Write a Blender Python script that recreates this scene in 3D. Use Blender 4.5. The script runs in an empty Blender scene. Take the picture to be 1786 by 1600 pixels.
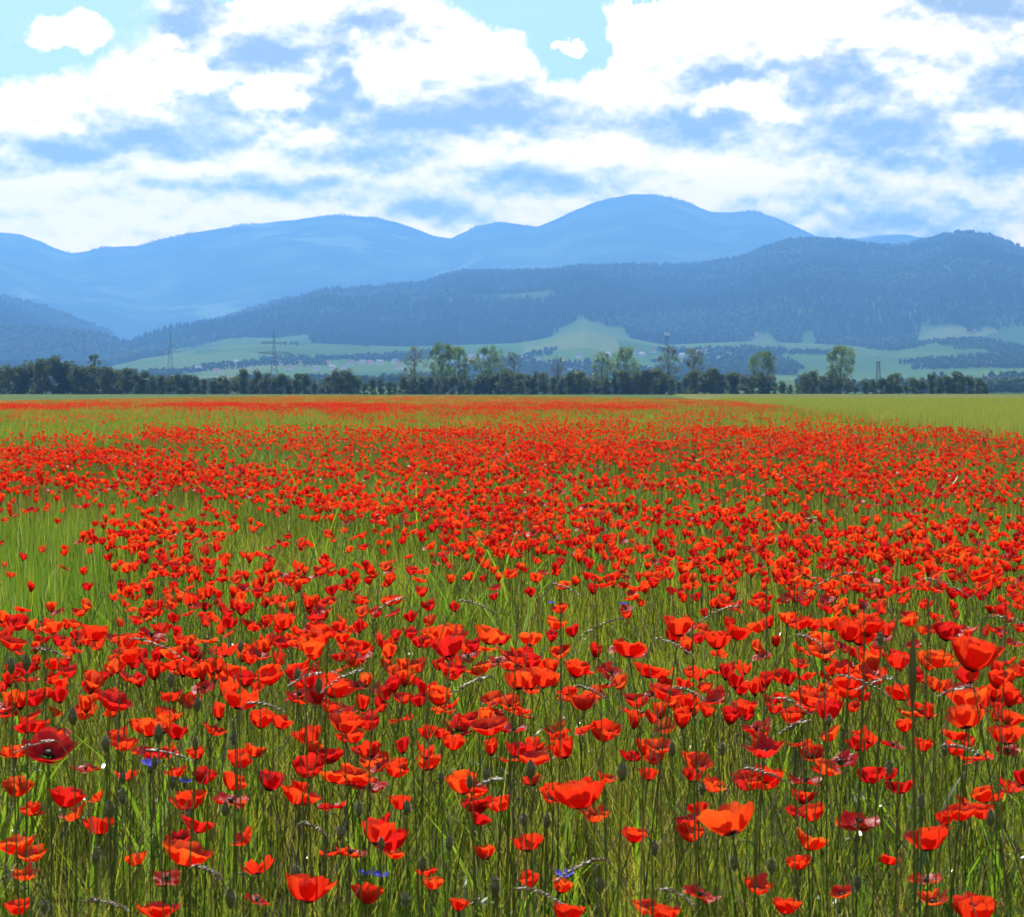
import bpy, math, random
import numpy as np
from mathutils import Vector, Matrix, Euler

sc = bpy.context.scene
R = math.radians
rng = np.random.default_rng(7)
random.seed(7)
COL = sc.collection

# ------------------------------------------------------------------ camera
F, CX, HY, CH = 4340.0, 893.0, 683.0, 1.30      # focal length in photo pixels, centre column, horizon row, eye height
cam_d = bpy.data.cameras.new('camera')
cam = bpy.data.objects.new('camera', cam_d); COL.objects.link(cam)
cam.location = (0, 0, CH); cam.rotation_euler = (R(90), 0, 0)
cam_d.sensor_width = 36; cam_d.lens = 36 * F / 1786
cam_d.shift_y = -(800 - HY) / 1786
cam_d.clip_start = 0.05; cam_d.clip_end = 60000
sc.camera = cam
cam_d.dof.use_dof = True; cam_d.dof.focus_distance = 9.0; cam_d.dof.aperture_fstop = 22

# ------------------------------------------------------------------ world, sun, exposure
SUN_AZ, SUN_EL = -14.0, 50.0
CLOUD = 15.5
world = bpy.data.worlds.new('World'); sc.world = world; world.use_nodes = True
wt = world.node_tree; wt.nodes.clear()

class G:
    """tiny expression builder for node trees"""
    def __init__(s, t): s.t = t
    def put(s, sock, v):
        if isinstance(v, bpy.types.NodeSocket): s.t.links.new(v, sock)
        else: sock.default_value = v
    def m(s, op, a, b=None, c=None, clamp=False):
        n = s.t.nodes.new('ShaderNodeMath'); n.operation = op; n.use_clamp = clamp
        s.put(n.inputs[0], a)
        if b is not None: s.put(n.inputs[1], b)
        if c is not None: s.put(n.inputs[2], c)
        return n.outputs[0]
    def v(s, op, a, b=None, sc_=None):
        n = s.t.nodes.new('ShaderNodeVectorMath'); n.operation = op
        s.put(n.inputs[0], a)
        if b is not None: s.put(n.inputs[1], b)
        if sc_ is not None: s.put(n.inputs['Scale'], sc_)
        return n.outputs['Value'] if op in ('LENGTH', 'DOT_PRODUCT', 'DISTANCE') else n.outputs[0]
    def noise(s, vec, scale, detail=4, rough=.55, lac=2.0, col=False, dist=0.0):
        n = s.t.nodes.new('ShaderNodeTexNoise'); n.noise_dimensions = '3D'
        s.put(n.inputs['Vector'], vec); n.inputs['Scale'].default_value = scale
        n.inputs['Detail'].default_value = detail; n.inputs['Roughness'].default_value = rough
        n.inputs['Lacunarity'].default_value = lac; n.inputs['Distortion'].default_value = dist
        return n.outputs['Color'] if col else n.outputs['Fac']
    def ss(s, x, a, b, lo=0.0, hi=1.0):
        n = s.t.nodes.new('ShaderNodeMapRange'); n.interpolation_type = 'SMOOTHSTEP'
        s.put(n.inputs[0], x); n.inputs[1].default_value = a; n.inputs[2].default_value = b
        n.inputs[3].default_value = lo; n.inputs[4].default_value = hi
        return n.outputs[0]
    def mix(s, f, a, b, mode='MIX'):
        n = s.t.nodes.new('ShaderNodeMix'); n.data_type = 'RGBA'; n.blend_type = mode
        s.put(n.inputs[0], f)
        for i, c in ((6, a), (7, b)):
            if not isinstance(c, bpy.types.NodeSocket) and len(c) == 3: c = (*c, 1)
            s.put(n.inputs[i], c)
        return n.outputs[2]
    def ramp(s, f, stops):
        n = s.t.nodes.new('ShaderNodeValToRGB'); cr = n.color_ramp
        while len(cr.elements) < len(stops): cr.elements.new(.5)
        for e, (p, c) in zip(cr.elements, stops): e.position = p; e.color = (*c, 1)
        s.put(n.inputs[0], f); return n.outputs[0]
    def comb(s, x, y, z):
        n = s.t.nodes.new('ShaderNodeCombineXYZ')
        for i, q in enumerate((x, y, z)): s.put(n.inputs[i], q)
        return n.outputs[0]
    def sep(s, v):
        n = s.t.nodes.new('ShaderNodeSeparateXYZ'); s.put(n.inputs[0], v); return n.outputs

def build_world():
    g = G(wt)
    sky = wt.nodes.new('ShaderNodeTexSky'); sky.sky_type = 'NISHITA'; sky.sun_disc = False
    sky.sun_elevation = R(SUN_EL); sky.sun_rotation = R(SUN_AZ)
    sky.air_density = 1.0; sky.dust_density = 0.6; sky.ozone_density = 1.5
    tc = wt.nodes.new('ShaderNodeTexCoord')
    D = g.v('NORMALIZE', tc.outputs['Generated'])
    x, y, z = g.sep(D)
    az = g.m('ARCTAN2', x, y); el = g.m('ARCSINE', z)
    # sky angles in units of 100 photo pixels (1.32 degrees)
    U = g.m('MULTIPLY_ADD', az, 43.4, 8.93); V = g.m('MULTIPLY_ADD', el, -43.4, 6.83)
    P = g.comb(U, V, 0.0)
    D3 = g.v('SCALE', D, sc_=43.4)
    Dst = g.v('MULTIPLY', D3, (0.62, 0.62, 1.05))
    w1 = g.v('SUBTRACT', g.noise(D3, 1.0, 5, .58, lac=2.2, col=True), (.5, .5, .5))
    Pw = g.v('ADD', P, g.v('MULTIPLY', w1, (1.7, 1.35, 0)))
    def blob(PP, cx, cy, rx, ry):
        q = g.v('MULTIPLY', g.v('SUBTRACT', PP, (cx, cy, 0)), (1 / rx, 1 / ry, 0))
        return g.v('LENGTH', q)
    def union(PP, lst, k=.25):                      # 1 at a centre, 0 at the rim
        acc = None
        for b in lst:
            e = blob(PP, *b)
            acc = e if acc is None else g.m('SMOOTH_MIN', acc, e, k)
        return g.m('SUBTRACT', 1.0, acc)
    # gaps of clear sky and the small clouds that float in them
    holes = [(.2, .3, 2.35, 1.45), (1.9, -.35, .55, .8), (-1.0, 1.0, 1.3, .9), (9.3, -.4, 1.8, .95), (9.9, .55, .85, .95), (10.9, -.5, .7, .8), (3.95, -.1, .28, .2)]
    puffs = [(1.25, .66, .85, .36), (9.92, .78, .22, .14), (11.05, .16, .35, .22)]
    h = union(Pw, holes); p = union(Pw, puffs)
    clear = g.m('SUBTRACT', g.ss(h, -.06, .16), g.ss(p, -.10, .25), clamp=True)
    # cover in the rest of the sky: banked along the horizon, broken overhead
    n_big = g.noise(D, 2.6, 4, .55)
    over = g.ss(g.m('MULTIPLY_ADD', g.ss(el, R(9.5), R(24)), -.30, n_big), .30, .42)
    cover = g.m('MULTIPLY', over, g.m('SUBTRACT', 1.0, clear))
    below = g.ss(el, R(-1.5), R(-.3))
    cover = g.m('MULTIPLY', cover, below)
    # grey-blue undersides (centre, size)
    dark = [(3.2, .6, .8, .6), (4.6, 1.0, 1.05, .55), (5.9, 1.5, .5, .9), (6.45, .45, .9, .5), (6.3, 1.95, 1.5, .6),
            (7.2, 2.15, 2.7, .32), (3.65, 1.9, .85, .45), (2.6, 2.42, 1.4, .34), (1.0, 2.75, 1.2, .32), (8.6, 1.95, 1.0, .5), (6.6, 2.75, 1.0, .28),
            (12.2, 2.2, 1.3, .40), (14.4, 1.45, 1.6, .52), (12.6, 1.42, 1.0, .40), (17.5, 1.55, .9, .6), (17.0, .28, 1.3, .45),
            (15.2, 2.6, 1.4, .6), (9.3, 3.12, 1.9, .22), (17.4, 2.85, .8, .5), (15.4, 3.9, 1.9, .45), (7.6, 3.7, .9, .25), (4.3, 3.3, 1.9, .18)]
    s = union(g.v('ADD', P, g.v('MULTIPLY', w1, (1.5, .45, 0))), dark, .35)
    lit = [(2.85, .92, .5, .22), (4.75, 1.8, .7, .36), (6.6, 1.3, .7, .75), (3.0, 1.5, 1.3, .3), (13.0, 1.9, .8, .3)]
    l = union(Pw, lit)
    nA = g.noise(Dst, 1.15, 7, .61, lac=2.1)
    nB = g.noise(g.v('ADD', Dst, (0, 0, .20)), 1.15, 3, .56, lac=2.1)
    emb = g.m('SUBTRACT', nB, nA)                   # thick cloud above = shaded
    infr = g.m('MULTIPLY', g.ss(g.m('ABSOLUTE', az), R(11.5), R(16), 1, 0), g.ss(el, R(8.9), R(13), 1, 0))
    bias = g.m('MULTIPLY', g.m('SUBTRACT', g.m('MAXIMUM', s, -.75), g.m('MULTIPLY', g.m('MAXIMUM', g.m('ADD', l, .15), 0.0), 1.6)), infr)
    shv = g.m('ADD', g.m('MULTIPLY', bias, 1.05), g.m('ADD', g.m('MULTIPLY', emb, 3.9), g.m('MULTIPLY_ADD', nA, -1.5, .80)))
    shade = g.m('MULTIPLY_ADD', shv, .56, .44, clamp=True)
    ccol = g.ramp(shade, [(0, (1.38, .97, .76)), (.22, (1.18, .86, .67)), (.42, (.84, .67, .53)), (.62, (.54, .47, .37)), (.82, (.34, .315, .25)), (1, (.225, .225, .18))])
    ccol = g.v('SCALE', ccol, sc_=CLOUD)
    bg = wt.nodes.new('ShaderNodeBackground'); bg.inputs[1].default_value = 0.10
    wt.links.new(g.mix(cover, sky.outputs[0], ccol), bg.inputs[0])
    out = wt.nodes.new('ShaderNodeOutputWorld'); wt.links.new(bg.outputs[0], out.inputs[0])
build_world()
world.cycles.sampling_method = 'MANUAL'; world.cycles.sample_map_resolution = 512

sun_d = bpy.data.lights.new('sun', 'SUN'); sun_d.energy = 5.0; sun_d.angle = R(0.6); sun_d.color = (1.0, .95, .86)
sun = bpy.data.objects.new('sun', sun_d); COL.objects.link(sun)
sdir = Vector((math.sin(R(SUN_AZ)) * math.cos(R(SUN_EL)), math.cos(R(SUN_AZ)) * math.cos(R(SUN_EL)), math.sin(R(SUN_EL))))
sun.rotation_euler = (-sdir).to_track_quat('-Z', 'Y').to_euler(); sun.location = (0, 0, 30)

vs = sc.view_settings
vs.view_transform = 'Standard'; vs.look = 'None'; vs.gamma = 1; vs.use_curve_mapping = False; vs.exposure = 0.62
cy = sc.cycles
cy.use_denoising = True; cy.use_adaptive_sampling = True; cy.adaptive_threshold = .03; cy.max_bounces = 6; cy.diffuse_bounces = 2; cy.glossy_bounces = 2; cy.transmission_bounces = 3
cy.volume_bounces = 1; cy.transparent_max_bounces = 4; cy.sample_clamp_indirect = 4.0
cy.caustics_reflective = False; cy.caustics_refractive = False

# ------------------------------------------------------------------ helpers
def at(px, py, d):                                 # a photo pixel and a distance -> a point
    return np.array([(px - CX) / F * d, d, CH - (py - HY) / F * d])

def mesh_np(name, V, faces, mat=None, smooth=False, uv=None):
    me = bpy.data.meshes.new(name)
    me.from_pydata([tuple(v) for v in np.asarray(V).tolist()], [], [tuple(f) for f in faces])
    if smooth: me.polygons.foreach_set('use_smooth', [True] * len(me.polygons))
    if uv is not None:
        l = me.uv_layers.new(name='UVMap')
        idx = np.empty(len(me.loops), np.int32); me.loops.foreach_get('vertex_index', idx)
        l.data.foreach_set('uv', np.asarray(uv, np.float32)[idx].ravel())
    if mat:
        for m_ in (mat if isinstance(mat, (list, tuple)) else [mat]): me.materials.append(m_)
    me.update(); return me

class MB:
    def __init__(s): s.V = []; s.Fc = []; s.n = 0; s.U = []; s.M = []
    def add(s, V, faces, uv=None, mi=0):
        V = np.asarray(V, float); s.V.append(V)
        s.Fc += [tuple(i + s.n for i in f) for f in faces]; s.M += [mi] * len(faces); s.n += len(V)
        s.U.append(np.zeros((len(V), 2)) if uv is None else np.asarray(uv, float))
    def grid(s, P, uv=None, mi=0):
        a, b = P.shape[:2]
        f = [(i * b + j, i * b + j + 1, (i + 1) * b + j + 1, (i + 1) * b + j) for i in range(a - 1) for j in range(b - 1)]
        s.add(P.reshape(-1, 3), f, None if uv is None else uv.reshape(-1, 2), mi)
    def tube(s, pts, rad, n=5, mi=0, cap=False):
        pts = np.asarray(pts, float); k = len(pts)
        rad = np.broadcast_to(np.asarray(rad, float), (k,))
        T = np.gradient(pts, axis=0); T /= np.linalg.norm(T, axis=1)[:, None] + 1e-12
        ref = np.array([0.31, 0.95, 0.02]) if abs(T[0][2]) > .7 else np.array([0, 0, 1.0])
        A = np.cross(T, ref); A /= np.linalg.norm(A, axis=1)[:, None] + 1e-12
        B = np.cross(T, A); th = np.arange(n) * 2 * np.pi / n
        P = pts[:, None] + rad[:, None, None] * (A[:, None] * np.cos(th)[None, :, None] + B[:, None] * np.sin(th)[None, :, None])
        f = [(i * n + j, i * n + (j + 1) % n, (i + 1) * n + (j + 1) % n, (i + 1) * n + j) for i in range(k - 1) for j in range(n)]
        if cap: f += [tuple(range(n))[::-1], tuple((k - 1) * n + j for j in range(n))]
        uv = np.stack([np.tile(th / 6.283, k), np.repeat(np.linspace(0, 1, k), n)], 1)
        s.add(P.reshape(-1, 3), f, uv, mi)
    def box(s, lo, hi, mi=0):
        x0, y0, z0 = lo; x1, y1, z1 = hi
        s.add([(x0, y0, z0), (x1, y0, z0), (x1, y1, z0), (x0, y1, z0), (x0, y0, z1), (x1, y0, z1), (x1, y1, z1), (x0, y1, z1)],
              [(0, 3, 2, 1), (4, 5, 6, 7), (0, 1, 5, 4), (1, 2, 6, 5), (2, 3, 7, 6), (3, 0, 4, 7)], None, mi)
    def lathe(s, prof, n=8, off=(0, 0, 0), mi=0):
        prof = np.asarray(prof, float); th = np.arange(n + 1) * 2 * np.pi / n
        P = np.stack([prof[:, 0][:, None] * np.cos(th), prof[:, 0][:, None] * np.sin(th), np.repeat(prof[:, 1][:, None], n + 1, 1)], -1)
        s.grid(P + np.asarray(off), None, mi)
    def xform(s, M, start=0):
        M = np.array(M)
        for i in range(start, len(s.V)): s.V[i] = s.V[i] @ M[:3, :3].T + M[:3, 3]
        return s
    def join(s, o, M=None, mi=None):
        V = np.concatenate(o.V)
        if M is not None: M = np.array(M); V = V @ M[:3, :3].T + M[:3, 3]
        n0 = s.n; s.V.append(V); s.U.append(np.concatenate(o.U))
        s.Fc += [tuple(i + n0 for i in f) for f in o.Fc]; s.M += (o.M if mi is None else [mi] * len(o.M)); s.n += len(V)
    def mesh(s, name, mat, smooth=False):
        me = mesh_np(name, np.concatenate(s.V), s.Fc, mat, smooth, np.concatenate(s.U))
        if isinstance(mat, (list, tuple)): me.polygons.foreach_set('material_index', s.M)
        return me

def link(name, data, parent=None, loc=None, col=COL):
    o = bpy.data.objects.new(name, data); col.objects.link(o)
    if parent: o.parent = parent
    if loc is not None: o.location = loc
    return o
def tag(o, label=None, cat=None, group=None, kind=None):
    if label: o['label'] = label
    if cat: o['category'] = cat
    if group: o['group'] = group
    if kind: o['kind'] = kind
    return o

def vnoise(x, y, seed=0):                          # smooth value noise, vectorised
    x = np.asarray(x, float); y = np.asarray(y, float)
    xi = np.floor(x).astype(np.int64); yi = np.floor(y).astype(np.int64); fx = x - xi; fy = y - yi
    def hsh(a, b):
        h = (a * 374761393 + b * 668265263 + seed * 974634777) & 0x7fffffff
        h = ((h ^ (h >> 13)) * 1274126177) & 0x7fffffff
        return ((h ^ (h >> 16)) & 0xffff) / 65535.0
    sx = fx * fx * (3 - 2 * fx); sy = fy * fy * (3 - 2 * fy)
    return (hsh(xi, yi) * (1 - sx) + hsh(xi + 1, yi) * sx) * (1 - sy) + (hsh(xi, yi + 1) * (1 - sx) + hsh(xi + 1, yi + 1) * sx) * sy
def fbm(x, y, oct=4, seed=0, gain=.5):
    s = 0; a = 1; t = 0
    for k in range(oct):
        s = s + a * vnoise(x * 2 ** k, y * 2 ** k, seed + k * 17); t += a; a *= gain
    return s / t

def instancer(name, pts, rots, scl, idx, sources, label, cat, mats=()):
    """ONE stuff object: points that carry copies of a few source meshes"""
    coll = bpy.data.collections.new(name + '_source')
    for i, me in enumerate(sources):
        o = bpy.data.objects.new('%s_source_%02d' % (name, i), me); coll.objects.link(o)
    me = bpy.data.meshes.new(name); n = len(pts)
    me.vertices.add(n); me.vertices.foreach_set('co', np.asarray(pts, np.float32).ravel())
    a = me.attributes.new('rot', 'FLOAT_VECTOR', 'POINT'); a.data.foreach_set('vector', np.asarray(rots, np.float32).ravel())
    scl = np.asarray(scl, np.float32)
    if scl.ndim == 1: scl = np.repeat(scl[:, None], 3, 1)
    a = me.attributes.new('scl', 'FLOAT_VECTOR', 'POINT'); a.data.foreach_set('vector', scl.ravel())
    a = me.attributes.new('idx', 'INT', 'POINT'); a.data.foreach_set('value', np.asarray(idx, np.int32))
    ng = bpy.data.node_groups.new(name + '_nodes', 'GeometryNodeTree')
    ng.interface.new_socket('Geometry', in_out='INPUT', socket_type='NodeSocketGeometry')
    ng.interface.new_socket('Geometry', in_out='OUTPUT', socket_type='NodeSocketGeometry')
    gi = ng.nodes.new('NodeGroupInput'); go = ng.nodes.new('NodeGroupOutput')
    ci = ng.nodes.new('GeometryNodeCollectionInfo'); ci.inputs['Collection'].default_value = coll
    ci.inputs['Separate Children'].default_value = True; ci.inputs['Reset Children'].default_value = True
    ip = ng.nodes.new('GeometryNodeInstanceOnPoints'); ip.inputs['Pick Instance'].default_value = True
    def attr(nm, t):
        k = ng.nodes.new('GeometryNodeInputNamedAttribute'); k.data_type = t; k.inputs['Name'].default_value = nm
        return [o for o in k.outputs if o.enabled and o.name == 'Attribute'][0]
    e2r = ng.nodes.new('FunctionNodeEulerToRotation')
    L = ng.links.new
    L(gi.outputs[0], ip.inputs['Points']); L(ci.outputs[0], ip.inputs['Instance'])
    L(attr('idx', 'INT'), ip.inputs['Instance Index']); L(attr('rot', 'FLOAT_VECTOR'), e2r.inputs[0])
    L(e2r.outputs[0], ip.inputs['Rotation']); L(attr('scl', 'FLOAT_VECTOR'), ip.inputs['Scale'])
    L(ip.outputs[0], go.inputs[0])
    o = link(name, me); md = o.modifiers.new('scatter', 'NODES'); md.node_group = ng
    return tag(o, label, cat, kind='stuff')

# ------------------------------------------------------------------ materials
def new_mat(name):
    m = bpy.data.materials.new(name); m.use_nodes = True; t = m.node_tree; t.nodes.clear()
    o = t.nodes.new('ShaderNodeOutputMaterial'); return m, t, G(t), o
def rand_out(t): return t.nodes.new('ShaderNodeObjectInfo').outputs['Random']
def leafy(t, g, o, dcol, tcol, tr=.5, gloss=.05, rough=.35):
    d = t.nodes.new('ShaderNodeBsdfDiffuse'); g.put(d.inputs[0], dcol if isinstance(dcol, bpy.types.NodeSocket) else (*dcol, 1))
    b = t.nodes.new('ShaderNodeBsdfTranslucent'); g.put(b.inputs[0], tcol if isinstance(tcol, bpy.types.NodeSocket) else (*tcol, 1))
    m1 = t.nodes.new('ShaderNodeMixShader'); m1.inputs[0].default_value = tr
    t.links.new(d.outputs[0], m1.inputs[1]); t.links.new(b.outputs[0], m1.inputs[2])
    gl = t.nodes.new('ShaderNodeBsdfGlossy'); gl.inputs['Roughness'].default_value = rough
    m2 = t.nodes.new('ShaderNodeMixShader'); g.put(m2.inputs[0], gloss)
    t.links.new(m1.outputs[0], m2.inputs[1]); t.links.new(gl.outputs[0], m2.inputs[2])
    t.links.new(m2.outputs[0], o.inputs[0]); return d, b, gl
def foliage_mat(name, stops_d, stops_t, tr=.5, gloss=.05, rough=.35, nscale=None):
    m, t, g, o = new_mat(name); r = rand_out(t)
    if nscale:
        geo = t.nodes.new('ShaderNodeNewGeometry')
        n = g.noise(geo.outputs['Position'], nscale, 2)
        r = g.m('ADD', g.m('MULTIPLY', r, .5), g.m('MULTIPLY_ADD', n, 1.2, -.35), clamp=True)
    leafy(t, g, o, g.ramp(r, stops_d), g.ramp(r, stops_t), tr, gloss, rough); return m
def plain(name, col, rough=.6, metal=0.0, noise=0.0, nscale=1.0):
    m, t, g, o = new_mat(name); b = t.nodes.new('ShaderNodeBsdfPrincipled')
    b.inputs['Roughness'].default_value = rough; b.inputs['Metallic'].default_value = metal
    if noise:
        tc = t.nodes.new('ShaderNodeTexCoord'); n = g.noise(tc.outputs['Object'], nscale, 4)
        c2 = tuple(max(0, c * (1 - noise)) for c in col); c3 = tuple(min(1, c * (1 + noise)) for c in col)
        t.links.new(g.ramp(n, [(.3, c2), (.7, c3)]), b.inputs[0])
    else: b.inputs[0].default_value = (*col, 1)
    t.links.new(b.outputs[0], o.inputs[0]); return m

def petal_mat(name, cols):
    m, t, g, o = new_mat(name); r = rand_out(t)
    uvn = t.nodes.new('ShaderNodeUVMap'); u, v, _ = g.sep(uvn.outputs[0])
    vein = g.noise(g.comb(g.m('MULTIPLY', u, 26.0), g.m('MULTIPLY', v, 2.2), g.m('MULTIPLY', r, 37.0)), 1.0, 3)
    k = g.m('ADD', g.m('ADD', g.m('MULTIPLY', r, .38), g.m('MULTIPLY', g.m('POWER', v, 2.0), .50)), g.m('MULTIPLY', g.m('SUBTRACT', vein, .5), 1.0), clamp=True)
    dc = g.ramp(k, cols[0])
    tc = g.ramp(k, cols[1])
    blot = g.ss(g.m('ADD', v, g.m('MULTIPLY', vein, .12)), .20, .27)
    dc = g.mix(blot, (.012, .006, .010), dc); tc = g.mix(blot, (.03, .004, .006), tc)
    d, b, gl = leafy(t, g, o, dc, tc, .62, .022, .30)
    bp = t.nodes.new('ShaderNodeBump'); bp.inputs['Strength'].default_value = .6; bp.inputs['Distance'].default_value = .003
    t.links.new(vein, bp.inputs['Height'])
    for s_ in (d, b, gl): t.links.new(bp.outputs[0], s_.inputs['Normal'])
    return m

M = {}
PET = {'scarlet': ([(0, (.50, .007, .006)), (.5, (.60, .013, .007)), (1, (.66, .024, .009))], [(0, (.70, .014, .006)), (.5, (.84, .038, .008)), (1, (.92, .092, .012))]),
       'orange': ([(0, (.55, .016, .006)), (.5, (.64, .028, .008)), (1, (.70, .042, .010))], [(0, (.76, .032, .006)), (.5, (.90, .085, .010)), (1, (.94, .165, .016))]),
       'crimson': ([(0, (.36, .004, .008)), (.5, (.46, .006, .009)), (1, (.52, .011, .010))], [(0, (.54, .005, .008)), (.5, (.68, .012, .010)), (1, (.78, .030, .012))])}
for k_ in PET: M[k_] = petal_mat('poppy_petal_' + k_, PET[k_])
M['petal'] = M['scarlet']
M['stem'] = foliage_mat('poppy_stem', [(0, (.055, .095, .018)), (1, (.09, .11, .025))], [(0, (.14, .24, .025)), (1, (.2, .24, .04))], .4, .03)
M['centre'] = plain('poppy_centre', (.02, .022, .014), .7, noise=.5, nscale=300)
M['bud'] = foliage_mat('poppy_bud', [(0, (.07, .095, .028)), (1, (.11, .12, .040))], [(0, (.16, .22, .05)), (1, (.2, .2, .06))], .35, .02, nscale=900)
M['grass'] = foliage_mat('grass_blade', [(0, (.036, .078, .010)), (.5, (.062, .108, .013)), (.8, (.085, .12, .018)), (1, (.13, .13, .03))],
                         [(0, (.13, .27, .016)), (.5, (.32, .41, .024)), (.8, (.48, .46, .04)), (1, (.46, .42, .08))], .58, .04, .25)
M['lush'] = foliage_mat('lush_blade', [(0, (.035, .075, .010)), (1, (.065, .11, .016))], [(0, (.11, .25, .014)), (1, (.22, .36, .022))], .55, .03, .3)
M['wheat'] = foliage_mat('wheat_blade', [(0, (.11, .145, .022)), (1, (.15, .17, .03))], [(0, (.29, .37, .04)), (1, (.40, .43, .06))], .5, .05, .4)
M['straw'] = foliage_mat('seeding_grass', [(0, (.16, .11, .05)), (1, (.22, .17, .08))], [(0, (.28, .18, .08)), (1, (.34, .27, .13))], .4, .08, .4)
M['brown'] = foliage_mat('sorrel', [(0, (.12, .05, .025)), (1, (.17, .08, .035))], [(0, (.2, .07, .03)), (1, (.26, .12, .05))], .35, .03)
M['blue'] = foliage_mat('cornflower_petal', [(0, (.05, .07, .62)), (1, (.10, .10, .70))], [(0, (.08, .10, .8)), (1, (.15, .14, .85))], .5, .03)
M['white'] = foliage_mat('white_petal', [(0, (.75, .75, .70)), (1, (.8, .8, .76))], [(0, (.75, .75, .68)), (1, (.8, .8, .75))], .4, .02)

# ------------------------------------------------------------------ terrain: plain, foothills, ridges (one height field in azimuth and distance)
def line(pts):
    a = np.array(pts, float)
    return lambda x: np.interp(x, a[:, 0], a[:, 1])
y_foot = line([(-700, 655), (0, 648), (190, 640), (250, 624), (400, 603), (550, 600), (700, 606), (900, 600), (960, 590), (1020, 573), (1090, 590), (1160, 603), (1300, 597),
               (1400, 600), (1560, 606), (1610, 597), (1720, 594), (1786, 602), (2500, 600)])
y_mid = line([(-700, 500), (-200, 505), (0, 522), (50, 536), (120, 556), (190, 585), (225, 622), (255, 604), (300, 588), (400, 557), (480, 533), (560, 516), (650, 511), (740, 500), (775, 486),
              (810, 479), (860, 478), (930, 479), (1000, 476), (1100, 472), (1200, 470), (1290, 458), (1330, 440), (1370, 428), (1410, 424), (1450, 424), (1500, 432), (1560, 436), (1620, 424),
              (1660, 413), (1690, 409), (1740, 420), (1786, 441), (1900, 470), (2500, 480)])
y_far = line([(-700, 420), (-150, 380), (0, 405), (35, 411), (60, 421), (95, 435), (125, 443), (160, 437), (185, 431), (240, 429), (280, 418), (330, 407), (430, 391), (500, 386), (560, 377), (595, 375),
              (650, 381), (690, 390), (720, 401), (755, 414), (785, 418), (805, 408), (830, 396), (870, 389), (900, 393), (935, 399), (965, 386), (1000, 368), (1030, 355), (1060, 346), (1100, 338), (1130, 339),
              (1170, 345), (1200, 354), (1240, 370), (1275, 371), (1315, 368), (1360, 384), (1400, 405), (1430, 418), (1500, 419), (1530, 414), (1580, 413), (1640, 424), (1786, 440), (2000, 420), (2500, 420)])
DK = [900, 1500, 3200, 5600, 8500, 10800, 15000, 16600]
def terrain_z(x, d):
    """ground height for a column (photo x) and a distance along +Y"""
    x = np.asarray(x, float); d = np.asarray(d, float); x, d = np.broadcast_arrays(x, d)
    zf = (HY - y_foot(x)) / F * 5600; zm = (HY - y_mid(x)) / F * 8500; zr = (HY - y_far(x)) / F * 15000
    z1 = 16 + 10 * (vnoise(x / 260., x * 0, 5) - .5)
    zd = np.minimum(zm * .62, zr * .5)
    Z = np.stack([0 * x, 0 * x, z1, zf, zm, zd, zr, zr * .7])
    k = np.clip(np.searchsorted(DK, d, side='right') - 1, 0, len(DK) - 2)
    dk = np.array(DK, float); t = np.clip((d - dk[k]) / (dk[k + 1] - dk[k]), 0, 1)
    za = np.take_along_axis(Z, k[None], 0)[0]; zb = np.take_along_axis(Z, k[None] + 1, 0)[0]
    e = np.where(k == 3, t ** .85, np.where(k == 5, t ** 1.05, t * t * (3 - 2 * t)))
    z = za + (zb - za) * e
    X = (x - CX) / F * d
    env = 4 * t * (1 - t)
    rid = 1 - np.abs(2 * fbm(X / 900., d / 1500., 4, 3) - 1)
    rid2 = 1 - np.abs(2 * fbm(X / 2100. + d / 5000., d / 5200., 4, 9) - 1)
    amp = np.where(k >= 5, 330, np.where(k == 4, 60, np.where(k == 3, 150, np.where(k == 2, 10, 4))))
    z = z + env * amp * (np.where(k >= 5, rid2, rid) - .72) * np.clip(zb / 120., 0, 1)
    z = z + np.where(d > 5700, 1, 0) * np.clip((d - 5600) / 500, 0, 1) * (fbm(X / 130., d / 130., 3, 21) - .5) * 12
    return np.maximum(z, 0.0)
def pick(px, py, lo=1500, hi=14500):               # where the ray through a photo pixel meets the terrain
    ds = np.geomspace(lo, hi, 1500)
    below = CH - (py - HY) / F * ds <= terrain_z(np.full_like(ds, px), ds)
    i = int(np.argmax(below)) if below.any() else 600
    return ds[i]

def forest_edge(x):                                # distance at which the wooded slope starts
    return np.interp(x, [-700, 0, 200, 300, 535, 548, 930, 1000, 1090, 1120, 1230, 1330, 1396, 1405, 1418, 1428, 1555, 1570, 1590, 1605, 1720, 1786, 2500],
                     [4600, 4600, 5200, 6100, 5950, 5350, 5450, 5750, 5750, 5350, 5350, 5700, 5450, 5720, 5720, 5450, 5500, 5250, 5300, 5750, 5700, 5800, 5600])

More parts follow.
